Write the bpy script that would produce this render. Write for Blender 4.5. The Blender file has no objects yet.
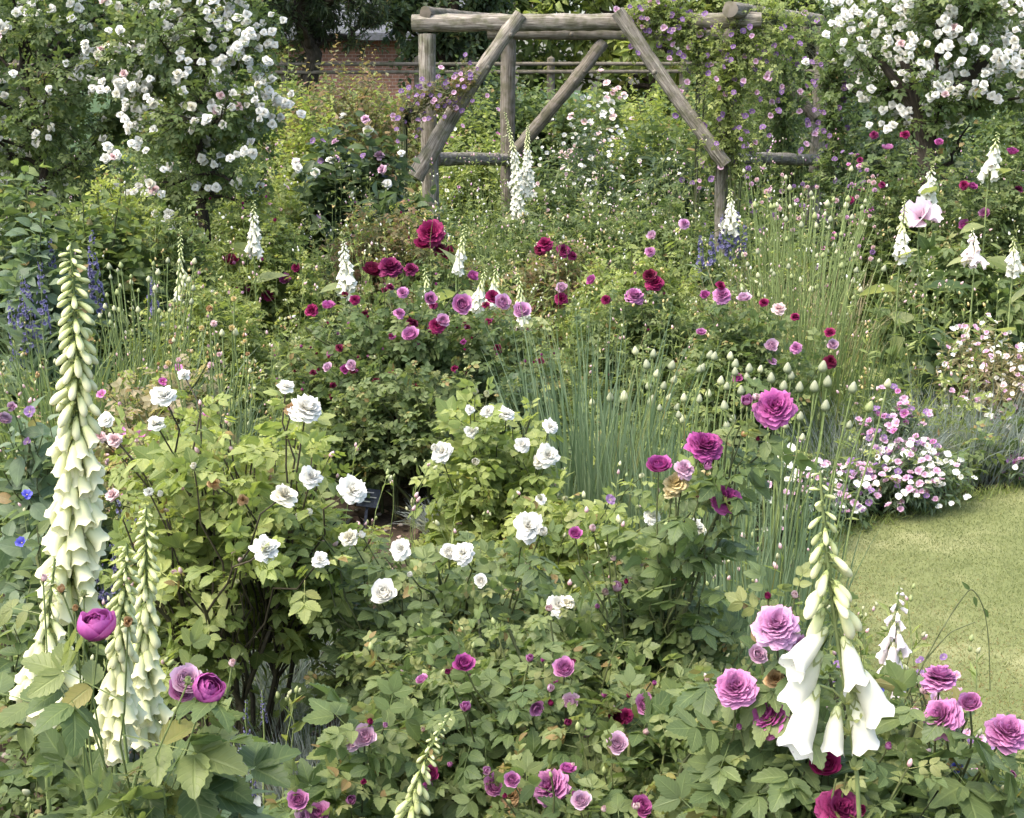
import bpy, math, random
import numpy as np
from mathutils import Vector, Matrix
SC = bpy.context.scene
COL = SC.collection
rng = np.random.default_rng(7)
random.seed(7)
R = math.radians
# ---------------------------------------------------------------- camera, world, sun, exposure
F, CX, CY, PITCH, CAMZ = 1422.0, 512.0, 409.0, R(12.8), 1.75
cam = bpy.data.cameras.new('camera'); camo = bpy.data.objects.new('camera', cam); COL.objects.link(camo)
cam.sensor_width = 36; cam.lens = 36*F/1024; cam.clip_start = .05; cam.clip_end = 1500
camo.location = (0, 0, CAMZ); camo.rotation_euler = (R(90)-PITCH, 0, 0)
SC.camera = camo
w = bpy.data.worlds.new('World'); SC.world = w; w.use_nodes = True
nt = w.node_tree; sky = nt.nodes.new('ShaderNodeTexSky'); sky.sky_type = 'NISHITA'; sky.sun_disc = False
SUN_EL, SUN_AZ = R(60), R(-125)      # azimuth measured from +Y towards +X
sky.sun_elevation = SUN_EL; sky.sun_rotation = SUN_AZ; sky.dust_density = 4; sky.air_density = 1.0; sky.ozone_density = .5
bg = nt.nodes['Background']; bg.inputs['Strength'].default_value = .15
nt.links.new(sky.outputs[0], bg.inputs['Color'])
sl = bpy.data.lights.new('sun', 'SUN'); sl.energy = 1.0; sl.angle = R(35); sl.color = (1, .95, .87)
so = bpy.data.objects.new('sun', sl); COL.objects.link(so)
SUN_DIR = Vector((math.sin(SUN_AZ)*math.cos(SUN_EL), math.cos(SUN_AZ)*math.cos(SUN_EL), math.sin(SUN_EL)))
so.rotation_euler = SUN_DIR.to_track_quat('Z', 'Y').to_euler()
vs = SC.view_settings; vs.view_transform = 'Standard'; vs.look = 'None'; vs.gamma = 1; vs.exposure = 1.9; vs.use_curve_mapping = False
SC.cycles.max_bounces = 6; SC.cycles.diffuse_bounces = 3; SC.cycles.glossy_bounces = 2
SC.cycles.transmission_bounces = 3; SC.cycles.transparent_max_bounces = 4
SC.cycles.caustics_reflective = False; SC.cycles.caustics_refractive = False
# ---------------------------------------------------------------- helpers
def P(px, py, Y):
    d = np.array([px-CX, (CY-py)*math.sin(PITCH)+F*math.cos(PITCH), (CY-py)*math.cos(PITCH)-F*math.sin(PITCH)])
    return np.array([0, 0, CAMZ])+d*(Y/d[1])
def XG(px, Y): return float((px-CX)/F*Y*1.0)
def M2PX(Y): return F/Y
def proj(p):
    d = p-np.array([0, 0, CAMZ]); dep = d[:, 1]*math.cos(PITCH)-d[:, 2]*math.sin(PITCH)
    dep = np.maximum(dep, .05); return CX+F*d[:, 0]/dep, CY-F*(d[:, 1]*math.sin(PITCH)+d[:, 2]*math.cos(PITCH))/dep
KEEP = [(721, y, 11.1, 9) for y in range(168, 262, 12)]+[(812, y, 12.9, 9) for y in range(50, 150, 12)]       # blooms that stand clear of the leaves in front of them: (px, py, Y, radius)
def clear_mask(cen, y):
    k = np.ones(len(cen), bool)
    if not KEEP or not len(cen): return k
    px, py = proj(cen); K_ = np.array(KEEP); K_ = K_[(K_[:, 2] > y.min())]
    for a, b, Yk, r in K_:
        k &= ~(((px-a)**2+(py-b)**2 < r*r) & (y < Yk+.02))
    return k
def nrm(a): return a/np.maximum(np.linalg.norm(a, axis=-1, keepdims=True), 1e-9)
def U(a, b, n=None): return rng.uniform(a, b, n)

class MB:
    def __init__(s): s.V=[]; s.A=[]; s.F=[]; s.n=0
    def add(s, V, Fs, A, mi=0):
        for f in Fs:
            if len(f): s.F.append((np.asarray(f)+s.n, mi))
        s.V.append(V); s.A.append(A); s.n += len(V); return s
    def mesh(s, name, mats, smooth=True, off=(0,0,0)):
        me = bpy.data.meshes.new(name)
        V = np.concatenate(s.V)-np.asarray(off, float); A = np.concatenate(s.A)
        me.vertices.add(len(V)); me.vertices.foreach_set('co', V.astype(np.float32).ravel())
        L = np.concatenate([f.ravel() for f, _ in s.F]); tot = np.concatenate([np.full(len(f), f.shape[1]) for f, _ in s.F])
        mi = np.concatenate([np.full(len(f), m) for f, m in s.F])
        me.loops.add(len(L)); me.loops.foreach_set('vertex_index', L.astype(np.int32))
        me.polygons.add(len(tot)); me.polygons.foreach_set('loop_start', np.concatenate([[0], np.cumsum(tot)[:-1]]).astype(np.int32))
        me.polygons.foreach_set('material_index', mi.astype(np.int32))
        me.polygons.foreach_set('use_smooth', np.full(len(tot), smooth))
        at = me.attributes.new('lf', 'FLOAT_VECTOR', 'POINT'); at.data.foreach_set('vector', A.astype(np.float32).ravel())
        me.update(calc_edges=True)
        for m in (mats if isinstance(mats, (list, tuple)) else [mats]): me.materials.append(m)
        return me
    def obj(s, name, mats, parent=None, off=(0,0,0), smooth=True):
        return link(name, s.mesh(name, mats, smooth, off), parent)
def link(name, me, parent=None):
    o = bpy.data.objects.new(name, me); COL.objects.link(o)
    if parent: o.parent = parent
    return o
def tag(o, label=None, cat=None, group=None, kind=None):
    if label: o['label'] = label
    if cat: o['category'] = cat
    if group: o['group'] = group
    if kind: o['kind'] = kind
    return o
def thing(name, label, cat, base, group=None):
    o = link(name, None); o.location = tuple(float(v) for v in base); o.empty_display_size = .1
    return tag(o, label, cat, group)

def frames(d, n):
    y = nrm(d); x = nrm(np.cross(y, n)); z = np.cross(x, y)
    return np.stack([x, y, z], axis=-1)
def inst(T, pos, Rm, s, rnd, mb, mi=0):
    """T: dict v,f,uv ; copies of a small shape collected in one mesh"""
    N, k = len(pos), len(T['v'])
    if N == 0: return
    s = np.broadcast_to(np.asarray(s, float), (N,)) if np.ndim(s) < 2 else s
    sv = T['v'][None]*(s[:, None, None] if s.ndim == 1 else s[:, None, :])
    V = np.einsum('nij,nkj->nki', Rm, sv)+pos[:, None, :]
    A = np.empty((N, k, 3)); A[:, :, 0] = np.asarray(rnd)[:, None]; A[:, :, 1:] = T['uv'][None]
    if 'dr' in T: A[:, :, 0] = (A[:, :, 0]+T['dr'][None])
    Fs = [(f[None]+(np.arange(N)*k)[:, None, None]).reshape(-1, f.shape[1]) for f in T['f'] if len(f)]
    mb.add(V.reshape(-1, 3), Fs, A.reshape(-1, 3), mi)
def grid_faces(r, c, closed=False):
    i, j = np.meshgrid(np.arange(r-1), np.arange(c if closed else c-1), indexing='ij')
    a = i*c+j; b = i*c+(j+1) % c
    return np.stack([a, b, b+c, a+c], -1).reshape(-1, 4)
def leaflet(nl=4, hw=.32, fold=.35, droop=.15, serr=0, tipw=.02, peak=.8):
    v = np.linspace(0, 1, nl+1); wd = hw*np.maximum(np.sin(np.pi*np.clip(v, 0, 1)**peak), 0)**.85+tipw*.5
    if serr: wd = wd*(1-serr*(np.arange(nl+1) % 2))
    V = []; UV = []
    for i in range(nl+1):
        for u in (-1, 0, 1):
            V.append((u*wd[i], v[i]-(.05 if serr and i % 2 and u else 0), abs(u)*wd[i]*fold-droop*v[i]**2)); UV.append((u, v[i]))
    return dict(v=np.array(V, float), f=[grid_faces(nl+1, 3)], uv=np.array(UV, float))
def leaflet_lo(hw=.33, fold=.3):
    V = np.array([(0, 0, 0), (-hw, .45, hw*fold), (0, 1, -.12), (hw, .45, hw*fold)], float)
    return dict(v=V, f=[np.array([[0, 3, 2], [0, 2, 1]])], uv=np.array([(0, 0), (-1, .5), (0, 1), (1, .5)], float))
def combine(parts):
    """parts: (T, pos, angle about z, pitch, scale)"""
    V=[]; UV=[]; DR=[]; Fd={}; n=0
    for k, (T, pos, az, pt, s) in enumerate(parts):
        m = np.array((Matrix.Rotation(az, 3, 'Z') @ Matrix.Rotation(pt, 3, 'X')))
        V.append((T['v']*s) @ m.T+np.array(pos)); UV.append(T['uv']); DR.append(np.full(len(T['v']), ((k*37) % 7-3)*.02))
        for f in T['f']: Fd.setdefault(f.shape[1], []).append(f+n)
        n += len(T['v'])
    return dict(v=np.concatenate(V), uv=np.concatenate(UV), dr=np.concatenate(DR), f=[np.concatenate(x) for x in Fd.values()])
def strip(L, wd):
    v = np.array([(-wd, 0, 0), (wd, 0, 0), (wd*.6, L, 0), (-wd*.6, L, 0)], float)
    return dict(v=v, f=[np.array([[0, 1, 2, 3]])], uv=np.array([(0, 0)]*4, float))
def compound(lf, pairs=2, sc=.42, droop=-.25, rach=True):
    ps = [(lf, (0, .62, -.03), 0, droop, sc*1.1)]
    ys = [.60, .33, .10][:pairs]
    for i, y in enumerate(ys):
        for sd in (-1, 1): ps.append((lf, (sd*.01, y, -.02), -sd*R(62+5*i), droop*.7, sc*(1-.1*i)))
    if rach: ps.append((strip(.6, .008), (0, 0, 0), 0, 0, 1))
    return combine(ps)
def variants(nl, hw, serr, pairs, sc):
    out = []
    for fo, dr, dp in ((.30, .16, -.25), (.12, .34, -.40), (.55, .10, -.10), (.05, -.06, -.32)):
        out.append(compound(leaflet(nl, hw*random.uniform(.9, 1.1), fo, dr, serr), pairs, sc, dp))
    return out
T_HI = variants(13, .33, .13, 2, .37)
T_HI3 = variants(13, .34, .12, 1, .45)
T_MID = compound(leaflet(4, .34, .3, .15), 2, .39)
T_LO = compound(leaflet_lo(), 2, .42, rach=False)
T_BIG = leaflet(10, .30, .28, .30)
T_OV = leaflet(6, .30, .3, .22)
T_OVLO = leaflet_lo(.3)
T_NAR = leaflet(4, .10, .3, .3)
T_NARLO = leaflet_lo(.12)
T_TRI = compound(leaflet(5, .24, .3, .25), 1, .6)
LEAF = dict(hi=T_HI, hi3=T_HI3, mid=T_MID, lo=T_LO, big=T_BIG, ov=T_OV, ovlo=T_OVLO, nar=T_NAR, narlo=T_NARLO, tri=T_TRI)

def bez(p0, p1, p2, M):
    t = np.linspace(0, 1, M)[None, :, None]
    return (1-t)**2*p0[:, None]+2*t*(1-t)*p1[:, None]+t**2*p2[:, None]
def shoots(base, tip, M=7, wob=.03, rise=.75, out=.3):
    base = np.atleast_2d(base); tip = np.atleast_2d(tip)
    base = np.broadcast_to(base, tip.shape)
    c = base.copy(); c = base+(tip-base)*np.array([out, out, rise])
    p = bez(base, c, tip, M)
    L = np.linalg.norm(tip-base, axis=1)
    nz = rng.normal(0, 1, p.shape)*wob*L[:, None, None]*np.sin(np.linspace(0, np.pi, M))[None, :, None]
    return p+nz
def tubes(paths, r0, r1, K, mb, mi=0, rnd=None, rough=0):
    N, M, _ = paths.shape
    r0 = np.broadcast_to(r0, (N,)); r1 = np.broadcast_to(r1, (N,))
    tan = np.gradient(paths, axis=1); tan = nrm(tan)
    ref = np.where(np.abs(tan[..., 2:3]) > .9, np.array([1., 0, 0]), np.array([0, 0, 1.]))
    x = nrm(np.cross(tan, ref)); y = np.cross(tan, x)
    t = np.linspace(0, 1, M); rr = r0[:, None]*(1-t)+r1[:, None]*t
    th = np.arange(K)*2*np.pi/K
    rad = rr[:, :, None, None]*(1+(rng.normal(0, rough, (N, M, K, 1)) if rough else 0))
    V = paths[:, :, None, :]+rad*(x[:, :, None]*np.cos(th)[None, None, :, None]+y[:, :, None]*np.sin(th)[None, None, :, None])
    ln = np.concatenate([np.zeros((N, 1)), np.cumsum(np.linalg.norm(np.diff(paths, axis=1), axis=2), 1)], 1)
    A = np.empty((N, M, K, 3)); A[..., 0] = (U(0, 1, N) if rnd is None else np.broadcast_to(rnd, (N,)))[:, None, None]
    A[..., 1] = (th/(2*np.pi))[None, None]; A[..., 2] = ln[:, :, None]
    f = grid_faces(M, K, True)
    Fs = (f[None]+(np.arange(N)*M*K)[:, None, None]).reshape(-1, 4)
    mb.add(V.reshape(-1, 3), [Fs], A.reshape(-1, 3), mi)
def at_t(paths, idx, t):
    M = paths.shape[1]; x = t*(M-1); i = np.minimum(x.astype(int), M-2); f = (x-i)[:, None]
    a = paths[idx, i]; b = paths[idx, i+1]
    return a*(1-f)+b*f, nrm(b-a)
def leaves_on(paths, nper, t0, t1, T, size, mb, mi=0, ang=60, up=.7, droop=.25, sv=.3, hue=None):
    N = len(paths); idx = np.repeat(np.arange(N), nper); k = np.tile(np.arange(nper), N)
    t = t0+(t1-t0)*np.clip((k+U(-.3, .3, len(k)))/max(nper-1, 1), 0, 1)
    pos, tan = at_t(paths, idx, t)
    ref = nrm(np.cross(tan, rng.normal(0, 1, (N, 3))[idx]+1e-3)); ref2 = np.cross(tan, ref)
    az = k*2.4+U(-.4, .4, len(k))
    rad = ref*np.cos(az)[:, None]+ref2*np.sin(az)[:, None]
    a = R(ang)+rng.normal(0, .25, len(k))
    d = tan*np.cos(a)[:, None]+rad*np.sin(a)[:, None]+np.array([0, 0, -droop])
    n = rng.normal(0, .35, (len(k), 3))+np.array([0, 0, up])+rad*.2
    s = size*(1+rng.normal(0, sv*.6, len(k)).clip(-.5, .5))*(1.0-.35*np.clip((t-.75)*4, 0, 1))
    hueN = U(0, 1, N) if hue is None else hue
    rnd = np.clip(.55*hueN[idx]+.45*U(0, 1, len(k))+.25*np.clip((t-.8)*5, 0, 1), 0, 1)
    m = clear_mask(pos+nrm(d)*(s*.5)[:, None], pos[:, 1])
    pos = pos[m]; Fm = frames(d[m], n[m]); s = s[m]; rnd = rnd[m]
    if isinstance(T, list):
        c = rng.integers(0, len(T), len(pos))
        for j, Tj in enumerate(T): inst(Tj, pos[c == j], Fm[c == j], s[c == j], rnd[c == j], mb, mi)
    else: inst(T, pos, Fm, s, rnd, mb, mi)

# ---------------------------------------------------------------- materials
def mat_base(name):
    m = bpy.data.materials.new(name); m.use_nodes = True
    n = m.node_tree; n.nodes.clear(); return m, n
def node(n, t, **kw):
    x = n.nodes.new(t)
    for k, v in kw.items(): setattr(x, k, v)
    return x
def ramp(n, stops):
    r = node(n, 'ShaderNodeValToRGB'); e = r.color_ramp.elements
    while len(e) > 1: e.remove(e[-1])
    e[0].position = stops[0][0]; e[0].color = (*stops[0][1], 1)
    for p, c in stops[1:]:
        x = e.new(p); x.color = (*c, 1)
    return r
def sepattr(n):
    a = node(n, 'ShaderNodeAttribute', attribute_name='lf'); s = node(n, 'ShaderNodeSeparateXYZ'); n.links.new(a.outputs['Vector'], s.inputs[0]); return s
def mth(n, op, a, b=None, cl=False):
    x = node(n, 'ShaderNodeMath', operation=op, use_clamp=cl)
    for i, v in enumerate((a, b)):
        if v is None: continue
        if hasattr(v, 'links'): n.links.new(v, x.inputs[i])
        else: x.inputs[i].default_value = v
    return x.outputs[0]
def mixc(n, mode, f, a, b):
    x = node(n, 'ShaderNodeMix', data_type='RGBA', blend_type=mode)
    for i, v in ((0, f), (6, a), (7, b)):
        if hasattr(v, 'links'): n.links.new(v, x.inputs[i])
        else: x.inputs[i].default_value = v if i == 0 else (*v, 1)
    return x.outputs[2]
def finish(n, col, rough=.5, trans=.3, tcol=None, spec=.3, bump=None, bstr=.3):
    p = node(n, 'ShaderNodeBsdfPrincipled'); n.links.new(col, p.inputs['Base Color'])
    if hasattr(rough, 'links'): n.links.new(rough, p.inputs['Roughness'])
    else: p.inputs['Roughness'].default_value = rough
    p.inputs['Specular IOR Level'].default_value = spec
    if bump is not None:
        b = node(n, 'ShaderNodeBump'); b.inputs['Strength'].default_value = bstr; b.inputs['Distance'].default_value = .01
        n.links.new(bump, b.inputs['Height']); n.links.new(b.outputs[0], p.inputs['Normal'])
    o = node(n, 'ShaderNodeOutputMaterial')
    if trans > 0:
        t = node(n, 'ShaderNodeBsdfTranslucent'); n.links.new(tcol if tcol is not None else col, t.inputs[0])
        mx = node(n, 'ShaderNodeMixShader'); mx.inputs[0].default_value = trans
        n.links.new(p.outputs[0], mx.inputs[1]); n.links.new(t.outputs[0], mx.inputs[2]); n.links.new(mx.outputs[0], o.inputs[0])
    else: n.links.new(p.outputs[0], o.inputs[0])
def leafmat(name, c1, c2, c3, rough=.46, trans=.42, vein=.28, spec=.32, blem=.0):
    k1, k3 = np.array([1.12, 1.06, 1.35]), np.array([1.36, 1.28, 1.65])
    c1 = tuple(np.array(c1)*k1*.95); c2 = tuple(np.array(c2)*(k1+k3)/2); c3 = tuple(np.array(c3)*k3)
    m, n = mat_base(name); s = sepattr(n)
    r = ramp(n, [(0, c1), (.5, c2), (.85, c3), (.98, tuple(np.array(c3)*1.1)), (.99, (.27, .26, .08)), (1, (.24, .17, .07))]); n.links.new(s.outputs[0], r.inputs[0])
    au = mth(n, 'ABSOLUTE', s.outputs[1])
    rib = mth(n, 'SUBTRACT', 1.0, mth(n, 'MULTIPLY', au, 9.0), True)
    wv = mth(n, 'SINE', mth(n, 'MULTIPLY', mth(n, 'SUBTRACT', s.outputs[2], mth(n, 'MULTIPLY', au, .28)), 44.0))
    sv = mth(n, 'MULTIPLY', mth(n, 'POWER', mth(n, 'MAXIMUM', wv, 0.0), 8.0), .45)
    vn = mth(n, 'MULTIPLY', mth(n, 'MAXIMUM', rib, sv), vein)
    c = mixc(n, 'MIX', vn, r.outputs[0], tuple(np.minimum(np.array(c3)*1.9, .6)))
    tx = node(n, 'ShaderNodeTexNoise'); tx.inputs['Scale'].default_value = 35; tx.inputs['Detail'].default_value = 3
    g = node(n, 'ShaderNodeNewGeometry')
    tc = node(n, 'ShaderNodeTexCoord'); n.links.new(tc.outputs['Object'], tx.inputs['Vector'])
    mr = ramp(n, [(.3, (.72, .74, .72)), (.7, (1.15, 1.12, 1.0))]); n.links.new(tx.outputs[0], mr.inputs[0])
    c = mixc(n, 'MULTIPLY', .8, c, mr.outputs[0])
    # paler leaf underside
    c = mixc(n, 'MIX', mth(n, 'MULTIPLY', g.outputs['Backfacing'], .35), c, tuple(np.array(c2)*1.3+.03))
    tcol = mixc(n, 'MULTIPLY', 1.0, c, (1.4, 1.4, .8))
    finish(n, c, rough, trans, tcol, spec, mth(n, 'SUBTRACT', 1.0, vn), .35)
    return m
def petalmat(name, base, mid, edge, rough=.55, trans=.35, vary=.12, streak=.0):
    m, n = mat_base(name); s = sepattr(n)
    r = ramp(n, [(0, base), (.45, mid), (1, edge)]); n.links.new(s.outputs[2], r.inputs[0])
    v = ramp(n, [(0, (1-vary*2.2,)*3), (1, (1+vary*.5,)*3)]); n.links.new(s.outputs[0], v.inputs[0])
    c = mixc(n, 'MULTIPLY', 1.0, r.outputs[0], v.outputs[0])
    wv = mth(n, 'SINE', mth(n, 'MULTIPLY', s.outputs[1], 26.0))
    finish(n, c, rough, trans, None, .25, wv, .12)
    return m
def woodmat(name, a, b, c, sc=1.0, rough=.85, bstr=.6):
    m, n = mat_base(name); s = sepattr(n)
    cb = node(n, 'ShaderNodeCombineXYZ')
    # streaks run along the log
    cs = mth(n, 'COSINE', mth(n, 'MULTIPLY', s.outputs[1], 6.283)); sn = mth(n, 'SINE', mth(n, 'MULTIPLY', s.outputs[1], 6.283))
    n.links.new(cs, cb.inputs[0]); n.links.new(sn, cb.inputs[1]); n.links.new(mth(n, 'ADD', mth(n, 'MULTIPLY', s.outputs[2], .9*sc), mth(n, 'MULTIPLY', s.outputs[0], 9.0)), cb.inputs[2])
    t = node(n, 'ShaderNodeTexNoise'); t.inputs['Scale'].default_value = 5; t.inputs['Detail'].default_value = 7; t.inputs['Roughness'].default_value = .7
    n.links.new(cb.outputs[0], t.inputs['Vector'])
    t2 = node(n, 'ShaderNodeTexNoise'); t2.inputs['Scale'].default_value = 14; t2.inputs['Detail'].default_value = 4
    tc = node(n, 'ShaderNodeTexCoord'); n.links.new(tc.outputs['Object'], t2.inputs['Vector'])
    r = ramp(n, [(.32, a), (.5, b), (.68, c)]); n.links.new(t.outputs[0], r.inputs[0])
    r2 = ramp(n, [(.38, (.55, .6, .45)), (.55, (1, 1, 1))]); n.links.new(t2.outputs[0], r2.inputs[0])
    col = mixc(n, 'MULTIPLY', .8, r.outputs[0], r2.outputs[0])
    finish(n, col, rough, 0, None, .2, t.outputs[0], bstr)
    return m
def stemmat(name, a, b, rough=.6):
    m, n = mat_base(name); s = sepattr(n)
    r = ramp(n, [(0, a), (1, b)]); n.links.new(s.outputs[0], r.inputs[0])
    t2 = node(n, 'ShaderNodeTexNoise'); t2.inputs['Scale'].default_value = 60
    tc = node(n, 'ShaderNodeTexCoord'); n.links.new(tc.outputs['Object'], t2.inputs['Vector'])
    r2 = ramp(n, [(.35, (.7, .7, .7)), (.65, (1.1, 1.1, 1.1))]); n.links.new(t2.outputs[0], r2.inputs[0])
    finish(n, mixc(n, 'MULTIPLY', 1.0, r.outputs[0], r2.outputs[0]), rough, 0, None, .3)
    return m
LM = dict(
 rose=leafmat('rose leaf', (.050,.088,.026), (.085,.133,.038), (.135,.175,.052)),
 roseblue=leafmat('soft green rose leaf', (.056,.096,.030), (.095,.142,.045), (.145,.190,.058)),
 fresh=leafmat('fresh yellow green leaf', (.110,.165,.035), (.165,.225,.055), (.240,.290,.080)),
 young=leafmat('young rose leaf', (.095,.145,.042), (.13,.18,.052), (.17,.195,.062)),
 lime=leafmat('lime leaf', (.130,.190,.035), (.185,.245,.045), (.250,.300,.065)),
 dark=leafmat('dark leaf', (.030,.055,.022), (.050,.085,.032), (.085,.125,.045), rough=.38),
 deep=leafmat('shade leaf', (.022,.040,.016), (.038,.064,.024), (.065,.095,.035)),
 mid=leafmat('mid green leaf', (.055,.095,.028), (.085,.135,.038), (.135,.180,.052)),
 blue=leafmat('glaucous leaf', (.065,.110,.050), (.100,.155,.070), (.150,.205,.100), vein=.2),
 grey=leafmat('silver leaf', (.140,.185,.140), (.200,.245,.195), (.280,.320,.260), vein=.1),
 red=leafmat('red tinged leaf', (.085,.110,.035), (.135,.150,.050), (.200,.125,.060)),
 straw=leafmat('straw leaf', (.150,.160,.060), (.220,.210,.090), (.300,.270,.140), vein=.1),
 fox=leafmat('foxglove leaf', (.120,.160,.050), (.170,.215,.070), (.230,.270,.100), vein=.3),
)
PM = dict(
 W=petalmat('white petal', (.76,.75,.58), (.85,.84,.76), (.88,.87,.82), vary=.03),
 K=petalmat('cream petal', (.60,.60,.34), (.80,.78,.60), (.86,.85,.74), vary=.06),
 P=petalmat('mauve pink petal', (.30,.05,.19), (.47,.13,.34), (.68,.34,.56)),
 M=petalmat('magenta petal', (.26,.015,.13), (.42,.06,.27), (.60,.20,.45)),
 C=petalmat('crimson petal', (.13,.004,.03), (.25,.010,.075), (.36,.035,.14)),
 D=petalmat('dark maroon petal', (.05,.003,.015), (.12,.006,.03), (.20,.02,.06)),
 L=petalmat('lilac pink petal', (.50,.22,.38), (.62,.36,.52), (.76,.56,.66)),
 p=petalmat('faded mauve petal', (.34,.08,.24), (.55,.22,.44), (.75,.48,.66)), m=petalmat('deep magenta petal', (.20,.01,.10), (.33,.035,.20), (.48,.12,.34)),
 w=petalmat('ivory petal', (.62,.61,.38), (.79,.76,.60), (.85,.83,.73)), c=petalmat('wine petal', (.10,.004,.03), (.20,.012,.08), (.30,.05,.15)),
 g=petalmat('glossy magenta petal', (.25,.012,.13), (.40,.06,.28), (.55,.16,.42)),
 Q=petalmat('pale poppy petal', (.50,.30,.40), (.78,.60,.68), (.86,.76,.80)),
 S=petalmat('shell pink petal', (.55,.30,.32), (.74,.50,.50), (.85,.70,.68)),
 V=petalmat('violet petal', (.40,.32,.40), (.22,.12,.28), (.32,.20,.39)),
 B=petalmat('blue petal', (.06,.06,.38), (.10,.10,.55), (.18,.18,.68)),
 U=petalmat('slate blue petal', (.10,.09,.22), (.17,.16,.32), (.28,.27,.42)),
 Y=petalmat('stamen', (.55,.42,.12), (.65,.52,.22), (.7,.6,.35)),
 O=petalmat('faded tan petal', (.25,.13,.05), (.42,.25,.11), (.55,.38,.2)),
 G=petalmat('green bud', (.22,.28,.09), (.34,.40,.16), (.45,.50,.24)),
 H=petalmat('pale green bud', (.42,.47,.22), (.56,.58,.34), (.66,.67,.45)),
 E=petalmat('papery bud', (.24,.29,.15), (.36,.40,.24), (.48,.48,.34)),
)
SM = dict(green=stemmat('green stem', (.12,.17,.05), (.20,.25,.09)), brown=stemmat('brown stem', (.035,.030,.018), (.075,.062,.036)),
          mixed=stemmat('rose cane', (.05,.06,.025), (.12,.14,.05)), bark=woodmat('bark', (.02,.016,.012), (.045,.036,.026), (.09,.075,.055), bstr=1),
          blue=stemmat('glaucous stem', (.11,.17,.09), (.18,.25,.14)))
WOOD = woodmat('weathered log', (.055,.045,.034), (.23,.205,.165), (.40,.37,.31), 1.4, .9, 1.0)
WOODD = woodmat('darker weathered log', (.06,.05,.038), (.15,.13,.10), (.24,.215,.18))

# ---------------------------------------------------------------- flowers
def rose_mesh(name, n=45, lin=.42, lout=1.0, ain=-5, aout=95, w=.42, ruff=.05, nv=5, nu=5, r0=.12, seed=0, pw=1.0, a0=70, ball=False):
    g = np.random.default_rng(seed); mb = MB()
    v = np.linspace(0, 1, nv)[:, None]; u = np.linspace(-1, 1, nu)[None]
    for k in range(n):
        t = ((k+.5)/n)**pw
        L = (lin+(lout-lin)*t)*.55*(1+g.normal(0, .07)); a1 = R(ain+(aout-ain)*t**1.3+g.normal(0, 9)); az = k*2.399963+g.normal(0, .15)
        aa = R(a0)*(.4+.6*t)
        if ball: aa = a1*.92+g.normal(0, .10); a1 = a1+R(g.uniform(-18, 34)); az = k*2.399963+g.normal(0, .5)
        vv = np.linspace(0, 1, 24); ang = aa+(a1-aa)*vv
        rr = r0*t*.6+.02+np.concatenate([[0], np.cumsum(np.sin((ang[1:]+ang[:-1])/2))/23*L]); zz = np.concatenate([[0], np.cumsum(np.cos((ang[1:]+ang[:-1])/2))/23*L])
        ve = v*(1-.20*np.abs(u)**2.5); r = np.interp(ve, vv, rr); z = np.interp(ve, vv, zz)
        hw = (w*(.5+.5*t))*.62*np.clip(v/.5+.12, 0, 1)**.7*np.sqrt(1-np.clip((v-.5)/.68, 0, 1)**2)*(1+g.normal(0, .08))
        notch = -.10*L*v**3*np.exp(-(u/.35)**2)*g.uniform(0, 1)
        az_u = u*hw/np.maximum(np.abs(r), .22*(.4+t))
        rim = ruff*v**2*(np.sin(u*3.1+g.uniform(0, 6.28))+.6*np.sin(u*6.3+g.uniform(0, 6.28)))
        rc = r+rim*.8; zc = z+rim*.5+notch
        rc = rc+0*u; zc = zc+0*u
        X = rc*np.cos(az+az_u); Yy = rc*np.sin(az+az_u)
        V = np.stack([X, Yy, zc], -1).reshape(-1, 3)
        A = np.stack([np.full((nv, nu), g.uniform(0, 1)), u+0*v, (v*(.55+.45*t))+0*u], -1).reshape(-1, 3)
        mb.add(V, [grid_faces(nv, nu)], A)
    return mb
def sphere_t(r=1, seg=8, rings=6, sz=1.0, pt=0.0):
    V=[]; UV=[]
    for i in range(rings+1):
        ph = np.pi*i/rings; rr = r*max(math.sin(ph), .02); z = -r*math.cos(ph)*sz
        if z > 0: rr *= (1-pt*z/(r*sz)); z *= (1+pt)
        for j in range(seg): V.append((rr*math.cos(2*np.pi*j/seg), rr*math.sin(2*np.pi*j/seg), z)); UV.append((j/seg, i/rings))
    return dict(v=np.array(V), f=[grid_faces(rings+1, seg, True)], uv=np.array(UV))
def calyx_mesh(name='calyx', n=5, L=.34, hip=.1, spread=.6):
    mb = MB(); s = leaflet(4, .16, .4, .1); 
    S = sphere_t(hip, 8, 5, 1.1); inst(S, np.array([[0, 0, -hip*.7]]), np.eye(3)[None], 1., [.3], mb)
    az = np.arange(n)*2*np.pi/n
    d = np.stack([np.cos(az)*spread, np.sin(az)*spread, np.full(n, .25)], -1)
    inst(s, d*.08, frames(d, np.tile([0, 0, 1.], (n, 1))), L, U(0, 1, n), mb)
    return mb
_fl = {}
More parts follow.
